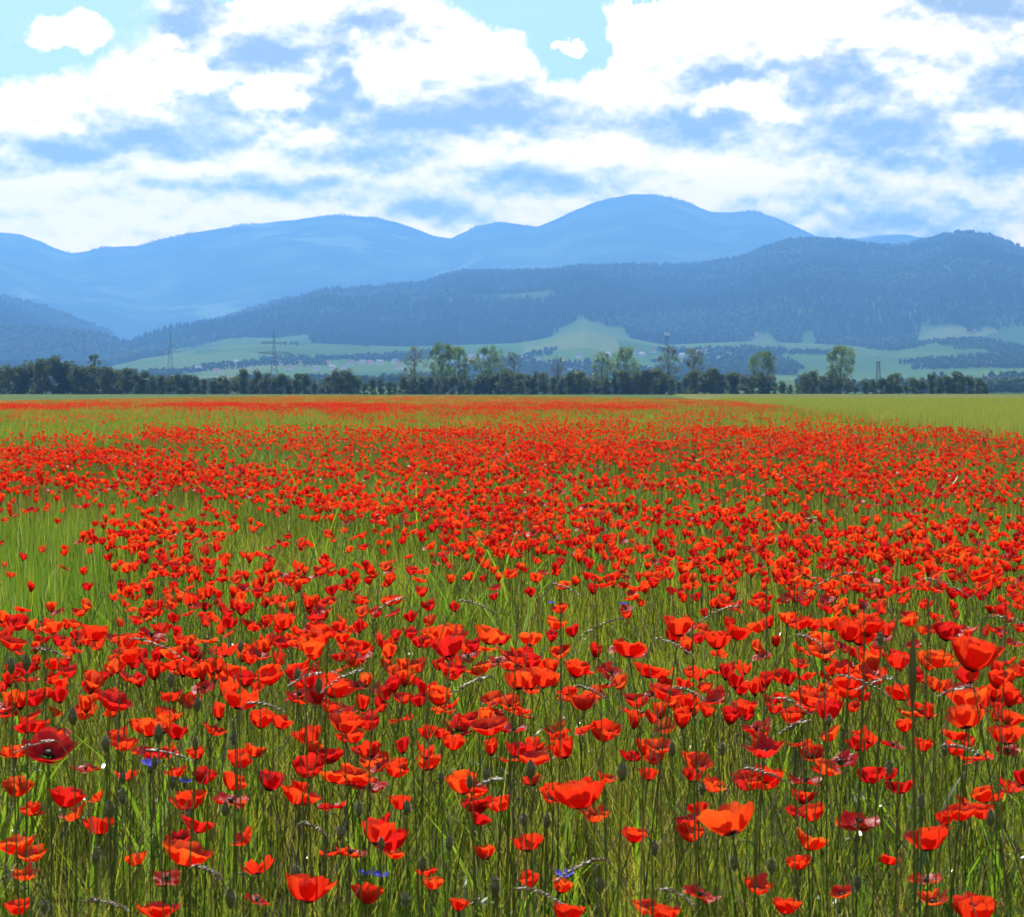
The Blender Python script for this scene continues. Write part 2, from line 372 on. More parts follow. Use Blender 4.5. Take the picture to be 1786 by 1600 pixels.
def terrain_mat():
    m, t, g, o = new_mat('hills')
    geo = t.nodes.new('ShaderNodeNewGeometry'); P = geo.outputs['Position']
    at_ = t.nodes.new('ShaderNodeAttribute'); at_.attribute_name = 'wood'
    vo = t.nodes.new('ShaderNodeTexVoronoi'); g.put(vo.inputs['Vector'], g.v('MULTIPLY', P, (1 / 210, 1 / 420, 0))); vo.inputs['Scale'].default_value = 1
    c = g.sep(vo.outputs['Color'])[0]
    fields = g.ramp(c, [(0, (.04, .085, .02)), (.3, (.07, .135, .03)), (.55, (.11, .165, .04)), (.8, (.055, .11, .026)), (1, (.15, .175, .06))])
    rows = g.noise(g.v('MULTIPLY', P, (1 / 14, 1 / 90, 0)), 1, 3)
    fields = g.mix(g.m('MULTIPLY', rows, .5), fields, (.06, .10, .03))
    w = g.noise(g.v('SCALE', P, sc_=1 / 420), 1, 5, .6)
    wood = g.ramp(w, [(.3, (.010, .022, .010)), (.5, (.030, .055, .020)), (.68, (.085, .13, .045))])
    mead = g.ss(g.noise(g.v('SCALE', P, sc_=1 / 650), 1, 4, .6), .60, .67)
    high = g.ss(g.sep(P)[1], 10500, 11500)
    wood = g.mix(g.m('MULTIPLY', g.m('MULTIPLY', mead, high), .8), wood, (.15, .20, .085))
    d = t.nodes.new('ShaderNodeBsdfDiffuse'); t.links.new(g.mix(at_.outputs['Fac'], fields, wood), d.inputs[0])
    t.links.new(d.outputs[0], o.inputs[0]); return m
M['hills'] = terrain_mat()

def build_terrain():
    xs = np.linspace(-420, 2210, 1100)
    ds = np.concatenate([np.linspace(900, 5200, 60)[:-1], np.linspace(5200, 8500, 90)[:-1], np.linspace(8500, 10800, 24)[:-1], np.linspace(10800, 15000, 110)[:-1], np.linspace(15000, 16600, 12)])
    XX, DD = np.meshgrid(xs, ds); Z = terrain_z(XX, DD)
    Z[0] = -.6; Z[1] = np.minimum(Z[1], -.3)
    V = np.stack([(XX - CX) / F * DD, DD, Z], -1).reshape(-1, 3); a, b = XX.shape
    i, j = np.meshgrid(np.arange(a - 1), np.arange(b - 1), indexing='ij'); q = (i * b + j).ravel()
    Q = np.stack([q, q + 1, q + b + 1, q + b], 1).astype(np.int32)
    me = bpy.data.meshes.new('hills'); me.vertices.add(len(V)); me.vertices.foreach_set('co', V.astype(np.float32).ravel())
    me.loops.add(Q.size); me.loops.foreach_set('vertex_index', Q.ravel())
    me.polygons.add(len(Q)); me.polygons.foreach_set('loop_start', np.arange(0, Q.size, 4, dtype=np.int32))
    me.polygons.foreach_set('use_smooth', np.ones(len(Q), bool)); me.update(calc_edges=True)
    at_ = me.attributes.new('wood', 'FLOAT', 'POINT')
    wd = np.clip((DD - forest_edge(XX)) / 60, 0, 1); at_.data.foreach_set('value', wd.astype(np.float32).ravel())
    me.materials.append(M['hills'])
    tag(link('hills', me), kind='structure')
build_terrain()

# flat plain
def soil_mat():
    m, t, g, o = new_mat('soil'); geo = t.nodes.new('ShaderNodeNewGeometry'); P = geo.outputs['Position']
    n = g.noise(P, 3.0, 5, .6); n2 = g.noise(g.v('SCALE', P, sc_=.05), 1, 4)
    near = g.ramp(n, [(.3, (.030, .030, .012)), (.7, (.055, .065, .022))])
    far = g.ramp(n2, [(.35, (.07, .12, .03)), (.65, (.12, .17, .05))])
    c = g.mix(g.ss(g.sep(P)[1], 450, 520), near, far)
    d = t.nodes.new('ShaderNodeBsdfDiffuse'); t.links.new(c, d.inputs[0]); t.links.new(d.outputs[0], o.inputs[0]); return m
M['soil'] = soil_mat()
gy = [-60, 0, 8, 30, 100, 400, 1000, 4000, 16700]; gx = [-5200, -1500, -400, -100, 0, 100, 400, 1500, 5200]
mb = MB(); mb.grid(np.array([[(x_, y_, 0) for x_ in gx] for y_ in gy], float)[:, ::-1])
tag(link('ground', mb.mesh('ground', M['soil'])), kind='structure')

# ------------------------------------------------------------------ flat-land field layout (metres), read off the photograph with flowers standing about 0.5 m high
def ground_of(px, py, z=.5):
    d = (CH - z) * F / (py - HY); return (px - CX) / F * d, d
def wheat_edge_x(d): return np.interp(d, [0, 45, 120, 231, 420, 800], [6.6, 9.3, 14.0, 19.5, 29, 48])     # boundary of the wheat on the right
def left_edge_x(d): return np.interp(d, [0, 200, 800], [-60, -42, -36])
def far_edge(X): return np.interp(X, [-45, -40, -10, 8, 16, 19], [210, 470, 470, 380, 270, 235])
def in_poppies(X, d): return (X < wheat_edge_x(d)) & (X > left_edge_x(d)) & (d < far_edge(X))

def crop_sheet(name, poly_fn, d0, d1, top, mat, nx=60, nd=120):
    ds = np.geomspace(d0, d1, nd); mbx = MB(); P = np.zeros((nd, nx, 3))
    for i, d in enumerate(ds):
        a, b = poly_fn(d); X = np.linspace(a, b, nx); P[i, :, 0] = X; P[i, :, 1] = d
        P[i, :, 2] = top + (vnoise(X / .7, np.full(nx, d / 3.), 3) - .5) * .10
    P[0, :, 2] = 0; P[:, 0, 2] = np.where(np.arange(nd) > 0, .0, 0)
    mbx.grid(P[:, ::-1]); o = link(name, mbx.mesh(name, mat, False)); return tag(o, kind='structure')
def crop_mat(name, c0, c1):
    m, t, g, o = new_mat(name); geo = t.nodes.new('ShaderNodeNewGeometry'); P = geo.outputs['Position']
    n = g.noise(g.v('MULTIPLY', P, (1.2, .12, 1)), 1, 5, .65); n2 = g.noise(g.v('MULTIPLY', P, (.05, .008, 0)), 1, 3)
    k = g.m('ADD', g.m('MULTIPLY', n, .6), g.m('MULTIPLY', n2, .4))
    leafy(t, g, o, g.ramp(k, [(.36, c0), (.62, c1)]), g.ramp(k, [(.36, tuple(2 * q for q in c0)), (.62, tuple(1.8 * q for q in c1))]), .3, .02, .5); return m
M['wheat_far'] = crop_mat('wheat_field', (.12, .16, .026), (.19, .21, .042))
M['crop_left'] = crop_mat('green_crop', (.06, .12, .022), (.10, .17, .035))
crop_sheet('wheat_field', lambda d: (wheat_edge_x(d) + 1.2, .30 * d + 30), 60, 760, .50, M['wheat_far'])
crop_sheet('crop_field', lambda d: (-.30 * d - 30, left_edge_x(d) - .8), 120, 760, .42, M['crop_left'])
crop_sheet('meadow', lambda d: (left_edge_x(d) - .75, wheat_edge_x(d) + 1.15), 480, 765, .30, M['crop_left'])

# ------------------------------------------------------------------ blades and tufts
def blade(mbx, x, y, h, w, lean, ang, nseg=3, curl=1.8, mi=0):
    t = np.linspace(0, 1, nseg + 1); off = lean * t ** curl
    ca, sa = math.cos(ang), math.sin(ang); tw = rng.uniform(0, 6.28); cw, sw = math.cos(tw), math.sin(tw)
    wid = w * .5 * (1 - t ** 2.2 * .97)
    C = np.stack([x + ca * off, y + sa * off, h * t], 1); S = np.stack([cw * wid, sw * wid, 0 * wid], 1)
    mbx.grid(np.stack([C - S, C + S], 1), np.stack([np.stack([0 * t, t], 1), np.stack([0 * t + 1, t], 1)], 1), mi)
def tuft(name, n, size, h0, h1, w, mats, heads=0, nseg=3, lean=.35, mixp=(1,)):
    mbx = MB()
    for _ in range(n):
        h = rng.uniform(h0, h1); x, y = rng.uniform(-size, size, 2)
        blade(mbx, x, y, h, w * rng.uniform(.6, 1.3), h * rng.uniform(.02, lean), rng.uniform(0, 6.28), nseg, mi=int(rng.choice(len(mixp), p=mixp)))
    for _ in range(heads):
        h = rng.uniform(.85, 1.15) * h1; x, y = rng.uniform(-size, size, 2); a = rng.uniform(0, 6.28); L = h * rng.uniform(.08, .6)
        t = np.linspace(0, 1, 4); pts = np.stack([x + math.cos(a) * L * t ** 2, y + math.sin(a) * L * t ** 2, h * t], 1)
        mbx.tube(pts, [.0014, .0012, .001, .0008], 3, 0)
        e = pts[-1]; dr = np.array([math.cos(a) * .5, math.sin(a) * .5, .8]); dr /= np.linalg.norm(dr)
        q = np.linspace(0, 1, 4)[:, None]; mbx.tube(e + dr * q * .05, [.0008, .0017, .0015, .0004], 3, len(mats) - 1)
    return mbx.mesh(name, mats, False)

P4 = (.66, .16, .18)
M['shiny'] = foliage_mat('shiny_blade', [(0, (.06, .10, .02)), (1, (.12, .13, .03))], [(0, (.22, .38, .02)), (1, (.40, .46, .05))], .5, .14, .15)
M['leaf'] = foliage_mat('broad_leaf', [(0, (.035, .085, .012)), (1, (.06, .12, .018))], [(0, (.16, .36, .014)), (1, (.30, .48, .022))], .6, .07, .25)
def leafy_tuft(n, h0, h1, w):
    mbx = MB()
    for _ in range(n):
        h = rng.uniform(h0, h1); blade(mbx, *rng.uniform(-.08, .08, 2), h, w * rng.uniform(.6, 1.3), h * rng.uniform(.15, .75), rng.uniform(0, 6.28), 5, rng.uniform(1.6, 3.2))
    return mbx.mesh('leafy_tuft', [M['leaf']], True)
def lobed_tuft(n):                                 # feathery poppy leaves
    mbx = MB()
    for _ in range(n):
        L = rng.uniform(.10, .20); a = rng.uniform(0, 6.28); up = rng.uniform(.5, 1.4); z0 = rng.uniform(.02, .26); dr = np.array([math.cos(a), math.sin(a), 0]); sd = np.array([-math.sin(a), math.cos(a), 0])
        t = np.linspace(0, 1, 6); C = dr * (L * t)[:, None] + np.array([0, 0, 1.0]) * (z0 + L * up * t - L * .7 * t ** 2)[:, None]
        w_ = .004 * (1 - t * .8); mbx.grid(np.stack([C - sd * w_[:, None], C + sd * w_[:, None]], 1))
        for i in range(1, 6):
            for s_ in (-1, 1):
                l = L * .32 * (1 - .6 * t[i]); b = C[i]; e = b + sd * s_ * l + dr * l * .6 + np.array([0, 0, rng.uniform(-.01, .015)])
                mbx.add([b - dr * .004, b + dr * .004, (b + e) / 2 + dr * .005, e, (b + e) / 2 - dr * .004], [(0, 1, 2, 3, 4)])
    return mbx.mesh('lobed_tuft', [M['leaf']], True)
leaf_t = [leafy_tuft(8, .20, .54, .014) for _ in range(3)] + [lobed_tuft(9) for _ in range(2)]
near_t = [tuft('near_tuft', 80, .15, .08, .50, .0034, [M['grass'], M['shiny'], M['straw']], 7, 5, .55, (.82, .16, .02)) for _ in range(5)]
mid_t = [tuft('mid_tuft', 80, .22, .13, .42, .005, [M['grass'], M['shiny'], M['straw']], 6, 3, .35, (.82, .15, .03)) for _ in range(4)]
lush_t = [tuft('lush_tuft', 70, .22, .20, .54, .008, [M['lush'], M['shiny'], M['grass']], 0, 3, .22, (.76, .14, .10)) for _ in range(3)]
far_t = [tuft('far_tuft', 110, .55, .25, .48, .022, [M['grass'], M['lush'], M['brown']], 0, 2, .3, (.72, .12, .16)) for _ in range(3)]
farl_t = [tuft('far_lush_tuft', 110, .55, .30, .52, .022, [M['lush'], M['wheat'], M['grass']], 0, 2, .3, (.55, .35, .10)) for _ in range(3)]
wheat_t = [tuft('wheat_tuft', 130, .5, .5, .70, .018, [M['wheat'], M['lush']], 0, 2, .22, (.86, .14)) for _ in range(3)]

def scatter_wedge(d0, d1, dens, margin=.235):      # even points over the ground in view
    A = margin * (d1 * d1 - d0 * d0); n = int(A * dens)
    d = np.sqrt(rng.uniform(d0 * d0, d1 * d1, n)); X = rng.uniform(-1, 1, n) * (margin * d + .15)
    return X, d

def lush_mask(X, d):                               # the patch of sown barley on the left and the green bands, in field metres
    px = CX + X / d * F; py = HY + (CH - .5) * F / d
    w = (fbm(X / 1.2, d / 2.5, 3, 31) - .5)
    a = np.clip((270 - px - (py - 960) * .55) / 90 + w * 3, 0, 1) * np.clip((py - 866) / 22 + w * 2, 0, 1) * np.clip((1085 - py) / 45 + w * 2, 0, 1)
    b = np.clip((760 - px) / 170 + w * 3, 0, 1) * np.clip((754 + (px < 250) * 14 - px * .012 - py) / 8 + w * 2, 0, 1) * np.clip((py - 711) / 6, 0, 1)
    c = np.clip((py - 706) / 8, 0, 1) * np.clip((748 - py) / 8 + w, 0, 1) * np.clip((px - 640) / 120, 0, 1)
    return a, b, c                                 # left patch, bright band, brownish band

def build_grass():
    pts, idx, scl = [], [], []
    def put(X, d, k, s):
        pts.append(np.stack([X, d, 0 * X], 1)); idx.append(k); scl.append(s)
    nN, nM, nL, nF, nFL = len(near_t), len(mid_t), len(lush_t), len(far_t), len(farl_t)
    src = near_t + mid_t + lush_t + far_t + farl_t + leaf_t
    n0 = len(src) - len(leaf_t)
    X, d = scatter_wedge(2.3, 9.5, 38); ok = fbm(X / .35, d / .35, 3, 41) + rng.normal(0, .07, len(X)) > .44; X, d = X[ok], d[ok]
    put(X, d, rng.integers(0, nN, len(X)), rng.uniform(.70, 1.0, len(X)) * np.interp(d, [3, 6], [.85, 1]))
    X, d = scatter_wedge(2.3, 12, 16); ok = fbm(X / .5, d / .5, 3, 14) + rng.normal(0, .08, len(X)) > .47; X, d = X[ok], d[ok]
    put(X, d, n0 + rng.integers(0, len(leaf_t), len(X)), rng.uniform(.7, 1.05, len(X)))
    X, d = scatter_wedge(12, 40, 3); ok = in_poppies(X, d) & (fbm(X / 1.2, d / 2., 3, 15) > .52); X, d = X[ok], d[ok]
    put(X, d, n0 + rng.integers(0, 3, len(X)), rng.uniform(.8, 1.2, len(X)))
    X, d = scatter_wedge(9.0, 46, 13); a, b, c = lush_mask(X, d); u = rng.uniform(0, 1, len(X))
    ok = in_poppies(X, d); X, d, a, b, u = X[ok], d[ok], a[ok], b[ok], u[ok]
    isl = u < np.maximum(a, b) + .06
    put(X, d, np.where(isl, nN + nM + rng.integers(0, nL, len(X)), nN + rng.integers(0, nM, len(X))), rng.uniform(.75, 1.1, len(X)))
    X, d = scatter_wedge(44, 170, 2.2); ok = in_poppies(X, d); X, d = X[ok], d[ok]; a, b, c = lush_mask(X, d); u = rng.uniform(0, 1, len(X))
    isl = u < b + .08
    put(X, d, np.where(isl, nN + nM + nL + nF + rng.integers(0, nFL, len(X)), nN + nM + nL + rng.integers(0, nF, len(X))), rng.uniform(.7, 1.1, len(X)))
    X, d = scatter_wedge(165, 480, .35); ok = in_poppies(X, d); X, d = X[ok], d[ok]
    put(X, d, nN + nM + nL + rng.integers(0, nF, len(X)), rng.uniform(.8, 1.2, len(X)) * 1.3)
    pts = np.concatenate(pts); idx = np.concatenate(idx); scl = np.concatenate(scl)
    rot = np.zeros_like(pts); rot[:, 2] = rng.uniform(0, 6.28, len(pts))
    instancer('grass', pts, rot, scl, idx, src, 'green and straw coloured grass growing between the poppies', 'grass')
    # wheat on the right
    X, d = scatter_wedge(40, 260, 2.6, .27); ok = (X > wheat_edge_x(d)); X, d = X[ok], d[ok]
    pts = np.stack([X, d, 0 * X], 1); rot = np.zeros_like(pts); rot[:, 2] = rng.uniform(0, 6.28, len(pts))
    instancer('wheat', pts, rot, rng.uniform(.85, 1.1, len(X)), rng.integers(0, 3, len(X)), wheat_t, 'pale yellow green wheat standing in the field beside the poppies', 'wheat')
build_grass()

# ------------------------------------------------------------------ poppies
# kind: base angle, rim angle (of the petal profile), petal length, crumple, tilt range
KINDS = {
    'bowl':  dict(p0=8, p1=80, L=.047, cr=.0045, tilt=(4, 26), half=80),
    'open':  dict(p0=6, p1=56, L=.044, cr=.0055, tilt=(8, 30), half=76),
    'cup':   dict(p0=18, p1=90, L=.046, cr=.004, tilt=(0, 18), half=80),
    'flat':  dict(p0=4, p1=16, L=.041, cr=.007, tilt=(4, 22), half=70),
    'ragged': dict(p0=14, p1=60, L=.041, cr=.009, tilt=(8, 40), half=50),
}
def petal_grid(k, phi, seed, nu, nv, scale=1.0):
    K = KINDS[k]; r_ = np.random.default_rng(seed)
    p0 = K['p0'] + r_.uniform(-6, 6); p1 = K['p1'] + r_.uniform(-16, 16); L = K['L'] * scale * r_.uniform(.92, 1.08)
    half = R(K['half'] * r_.uniform(.88, 1.1)); cr = K['cr']
    u = np.linspace(-1, 1, nu); v = np.linspace(0, 1, nv)
    edge = 1 - .13 * np.abs(u) ** 3 + .035 * np.sin(u * 5 + r_.uniform(0, 6)) + .035 * np.sin(u * 11 + r_.uniform(0, 6))
    ph = r_.uniform(0, 6, 6); P = np.zeros((nv, nu, 3)); UV = np.zeros((nv, nu, 2))
    for j, uu in enumerate(u):
        ve = v * edge[j]; psi = np.radians(p0 + (p1 - p0) * ve ** .8); dl = np.diff(ve, prepend=0) * L
        r = .004 + np.cumsum(np.cos(psi) * dl); z = np.cumsum(np.sin(psi) * dl)
        hw = half * (.45 + .55 * np.clip(v * 2.2, 0, 1))
        a = phi + uu * hw
        wob = cr * v ** 1.5 * (np.sin(uu * 4.3 + ph[0]) * .8 + np.sin(uu * 8.5 + v * 3 + ph[1]) * .5 + np.sin(v * 6 + uu * 2 + ph[2]) * .4 + .22 * np.sin(uu * 17 + v * 4 + ph[3]) + .15 * np.sin(uu * 23 - v * 9 + ph[4]))
        r = r + wob * np.sin(psi); z = z + wob * np.cos(psi) * .9
        P[:, j] = np.stack([r * np.cos(a), r * np.sin(a), z], 1); UV[:, j, 0] = (uu + 1) / 2; UV[:, j, 1] = v
    return P, UV
def make_flower(k, seed, nu=15, nv=9):
    ms = []; r_ = np.random.default_rng(seed + 999)
    npet = 4
    for q in range(npet):
        P, UV = petal_grid(k, q * math.pi / 2 + r_.uniform(-.22, .22), seed * 10 + q, nu, nv, 1.06 if q % 2 == 0 else .97)
        P[:, :, 2] += .001 * (q % 2)
        m_ = MB(); m_.grid(P, UV); ms.append(m_)
    return ms
def centre_mb(lod=0):
    m_ = MB(); m_.lathe([(0, 0), (.0035, .002), (.0048, .007), (.0052, .011), (.0058, .0115), (.003, .0135), (0, .0137)] if lod == 0 else [(0, 0), (.005, .006), (.0045, .012), (0, .013)], 8 if lod == 0 else 5)
    for i in range(26 if lod == 0 else 6):
        a = i * 2.399; rr = .006 + .005 * ((i * .618) % 1); h = .010 + .004 * ((i * .37) % 1)
        w = .0013 if lod == 0 else .003
        b = np.array([.004 * math.cos(a), .004 * math.sin(a), .001]); e = np.array([rr * math.cos(a), rr * math.sin(a), h]); s_ = np.array([-math.sin(a), math.cos(a), 0]) * w
        m_.add([b, e - s_ * .4, e + s_ * .4], [(0, 1, 2)]); m_.add([e - s_, e + s_, e + s_ + (0, 0, .0022), e - s_ + (0, 0, .0022)], [(0, 1, 2, 3)])
    return m_
centre_me = centre_mb().mesh('flower_centre', M['centre'], False)
STEMS = []
for s_ in range(6):
    r_ = np.random.default_rng(50 + s_); t = np.linspace(0, 1, 9); a = r_.uniform(0, 6.28); L = r_.uniform(.02, .09); b = r_.uniform(.008, .02)
    pts = np.stack([L * math.cos(a) * t ** 2 + b * np.sin(t * 5 + a) * t, L * math.sin(a) * t ** 2 + b * np.cos(t * 4 + a) * t, t], 1); pts[:, :2] -= pts[0, :2]
    m_ = MB(); m_.tube(pts, np.linspace(.0019, .0013, 9), 5)
    STEMS.append((m_, m_.mesh('stem', M['stem'], True), pts[-1]))
FLOWERS = []                                       # (kind, petal meshes, petal builders)
for k in KINDS:
    for s_ in range(4):
        seed = 100 * (1 + list(KINDS).index(k)) + s_; ms = make_flower(k, seed)
        for hue in PET: FLOWERS.append((k, [m_.mesh('petal', M[hue], True) for m_ in ms], hue))
BYK = {k: [f for f in FLOWERS if f[0] == k] for k in KINDS}

# hero poppies read off the photograph: x, y, apparent width in pixels, kind
HERO = [(84, 1302, 87, 'open'), (30, 1376, 57, 'bowl'), (111, 1393, 66, 'bowl'), (55, 1411, 40, 'ragged'), (32, 1474, 74, 'open'), (45, 1525, 48, 'ragged'), (173, 1443, 57, 'bowl'),
 (330, 1400, 62, 'bowl'), (401, 1365, 50, 'bowl'), (468, 1365, 50, 'cup'), (517, 1388, 75, 'open'), (578, 1400, 54, 'flat'), (540, 1340, 60, 'bowl'), (541, 1285, 55, 'bowl'), (340, 1440, 60, 'open'),
 (318, 1490, 92, 'open'), (240, 1500, 42, 'bowl'), (450, 1512, 62, 'ragged'), (534, 1553, 90, 'bowl'), (447, 1563, 50, 'flat'), (277, 1585, 76, 'open'), (585, 1480, 58, 'flat'), (62, 1220, 48, 'bowl'),
 (193, 1224, 68, 'open'), (150, 1243, 46, 'bowl'), (58, 1267, 52, 'bowl'), (248, 1268, 44, 'bowl'), (337, 1224, 42, 'bowl'), (415, 1224, 65, 'open'), (455, 1257, 46, 'cup'), (370, 1273, 42, 'ragged'),
 (290, 1250, 46, 'bowl'), (208, 1284, 38, 'cup'), (602, 1265, 55, 'bowl'), (577, 1200, 68, 'bowl'), (150, 1335, 50, 'flat'), (855, 1268, 66, 'open'), (986, 1310, 48, 'cup'), (1053, 1278, 57, 'bowl'),
 (1017, 1389, 92, 'bowl'), (963, 1375, 46, 'open'), (833, 1407, 56, 'bowl'), (828, 1381, 50, 'open'), (654, 1332, 54, 'bowl'), (748, 1333, 48, 'bowl'), (697, 1338, 42, 'bowl'), (637, 1307, 50, 'open'),
 (644, 1361, 58, 'flat'), (763, 1218, 44, 'cup'), (1130, 1352, 34, 'cup'), (664, 1435, 60, 'ragged'), (682, 1470, 68, 'bowl'), (612, 1480, 60, 'flat'), (926, 1536, 38, 'cup'), (976, 1547, 38, 'cup'),
 (798, 1580, 32, 'cup'), (985, 1594, 60, 'bowl'), (788, 1297, 48, 'bowl'), (895, 1320, 42, 'flat'), (1020, 1227, 50, 'bowl'), (905, 1240, 46, 'flat'), (1155, 1208, 60, 'open'), (1278, 1435, 92, 'bowl'),
 (1498, 1425, 82, 'flat'), (1622, 1467, 72, 'bowl'), (1407, 1469, 58, 'bowl'), (1394, 1507, 40, 'bowl'), (1343, 1363, 68, 'open'), (1400, 1391, 46, 'bowl'), (1420, 1420, 50, 'bowl'), (1385, 1415, 38, 'ragged'),
 (1497, 1299, 52, 'open'), (1220, 1553, 60, 'flat'), (1320, 1545, 60, 'ragged'), (1370, 1583, 52, 'bowl'), (1700, 1590, 80, 'bowl'), (1596, 1237, 66, 'flat'), (1693, 1222, 64, 'bowl'), (1685, 1255, 70, 'bowl'),
 (1204, 1227, 42, 'cup'), (1297, 1237, 48, 'bowl'), (1383, 1252, 48, 'bowl'), (1334, 1304, 76, 'ragged'), (1210, 1328, 58, 'open'), (1757, 1254, 46, 'bowl'), (1205, 1430, 52, 'open'), (1203, 1455, 50, 'bowl'),
 (1757, 1304, 42, 'flat'), (1760, 1370, 56, 'ragged'), (1418, 1315, 46, 'open'), (1411, 1220, 56, 'bowl'), (1478, 1203, 56, 'bowl'), (1555, 1294, 46, 'flat'), (1626, 1566, 50, 'ragged'), (165, 1106, 52, 'bowl'),
 (225, 1146, 50, 'bowl'), (269, 1163, 52, 'open'), (168, 1183, 46, 'bowl'), (474, 1180, 54, 'bowl'), (554, 1079, 38, 'bowl'), (360, 1160, 44, 'open'), (45, 1180, 46, 'flat'), (306, 1140, 44, 'bowl'), (403, 1173, 46, 'bowl'),
 (966, 1089, 38, 'bowl'), (625, 1134, 46, 'bowl'), (785, 1131, 64, 'bowl'), (886, 1143, 46, 'open'), (751, 1109, 36, 'bowl'), (845, 1126, 46, 'flat'), (1097, 1133, 66, 'open'), (1171, 1109, 40, 'bowl'),
 (1127, 1170, 56, 'open'), (842, 1166, 50, 'open'), (1003, 1170, 42, 'cup'), (731, 1163, 42, 'bowl'), (1693, 1146, 82, 'cup'), (1569, 1151, 42, 'cup'), (1497, 1112, 56, 'bowl'), (1250, 1119, 46, 'cup'),
 (1451, 1090, 42, 'bowl'), (1419, 1116, 30, 'cup'), (1589, 1085, 34, 'bowl'), (1534, 1183, 44, 'bowl'), (1713, 1005, 40, 'bowl'), (1584, 1042, 32, 'ragged'), (1246, 1166, 50, 'flat'), (1482, 1190, 60, 'open'),
 (1737, 1188, 42, 'cup'), (1777, 1173, 38, 'bowl'), (1374, 1079, 32, 'cup'), (1431, 1122, 46, 'bowl'), (1325, 1045, 28, 'bowl'), (1060, 1190, 48, 'flat'), (925, 1200, 46, 'ragged'), (665, 1195, 44, 'flat'),
 (1290, 1180, 44, 'flat'), (95, 1160, 40, 'bowl'), (20, 1310, 50, 'flat'), (700, 1250, 42, 'flat'), (1120, 1240, 44, 'flat'), (1440, 1340, 44, 'ragged'), (300, 1310, 40, 'ragged'), (1680, 1400, 40, 'ragged')]

def spread(f):
    v = np.concatenate([np.array([q.co[:] for q in m_.vertices]) for m_ in f[1]]); r = np.hypot(v[:, 0], v[:, 1]); return 2 * np.percentile(r, 96)
WID = {k: float(np.mean([spread(f) for f in BYK[k]])) for k in KINDS}
HUES = {'scarlet': 'scarlet', 'orange': 'orange red', 'crimson': 'deep crimson'}
SHAPE = {'bowl': 'with petals raised in a round bowl', 'open': 'opened into a wide shallow bowl', 'cup': 'closed into a narrow cup', 'flat': 'spread flat like a saucer', 'ragged': 'with ragged crumpled petals'}
SHORT = {'bowl': 'round bowl', 'open': 'wide open', 'cup': 'cup shaped', 'flat': 'flat spread', 'ragged': 'ragged'}
PLACED = []
def beside(x, y, z):
    p = min(PLACED, key=lambda q: (q[0] - x) ** 2 + (q[1] - y) ** 2 * .3 + (q[2] - z) ** 2); return '%s %s poppy' % (HUES[p[3]], SHORT[p[4]])
def poppy_label(k, hue, tilt, z, scale):
    size = 'big ' if scale > 1.12 else ('small ' if scale < .9 else '')
    lean = 'erect' if tilt < R(11) else ('leaning' if tilt < R(22) else 'tilted')
    where = 'on a tall stalk' if z > .62 else ('at knee height' if z > .42 else 'low in the grass')
    return '%s%s poppy %s, %s %s' % (size, HUES[hue], SHAPE[k], lean, where)
SPECIAL = {(1693, 1146): 'large cup shaped red poppy beside the tall thick green stalk', (1017, 1389): 'broad shouldered red poppy bowl, the widest among the poppies with a dark central fold',
           (534, 1553): 'angular red poppy bowl below a ragged star shaped poppy', (1278, 1435): 'big deep crimson poppy bowl touching two smaller orange poppies',
           (84, 1302): 'large tilted red poppy with an orange rim near the blue cornflower', (1498, 1425): 'flattened orange red poppy leaning sideways above a small bowl poppy',
           (855, 1268): 'tilted orange rimmed poppy standing alone above the dark buds', (1622, 1467): 'lone red poppy bowl standing in a gap of green grass'}

def place_poppy(X, Y, Z, kind, fl, tilt, tdir, scale, label):
    """root at the ground below; stem, four petals and a centre as parts"""
    si = random.randrange(len(STEMS)); _, sme, tip = STEMS[si]; rz = random.uniform(0, 6.28)
    c, s_ = math.cos(rz), math.sin(rz); ox, oy = c * tip[0] - s_ * tip[1], s_ * tip[0] + c * tip[1]
    root = link('poppy', None, loc=(X - ox, Y - oy, 0)); root.rotation_euler = (0, 0, rz); root.empty_display_size = .05
    tag(root, label or poppy_label(kind, fl[2], tilt, Z, scale), 'poppy', 'poppies flowering in the field')
    PLACED.append((X, Y, Z, fl[2], kind))
    st = link('stem', sme, root); st.scale = (1, 1, Z)
    axis = Vector((-math.sin(tdir - rz), math.cos(tdir - rz), 0))
    q = Matrix.Rotation(tilt, 4, axis) @ Matrix.Rotation(random.uniform(0, 6.28), 4, 'Z')
    e = q.to_euler()
    for me in fl[1] + [centre_me]:
        p = link('petal' if me is not centre_me else 'flower_centre', me, root)
        p.location = (tip[0], tip[1], Z); p.rotation_euler = e; p.scale = (scale,) * 3
    return root

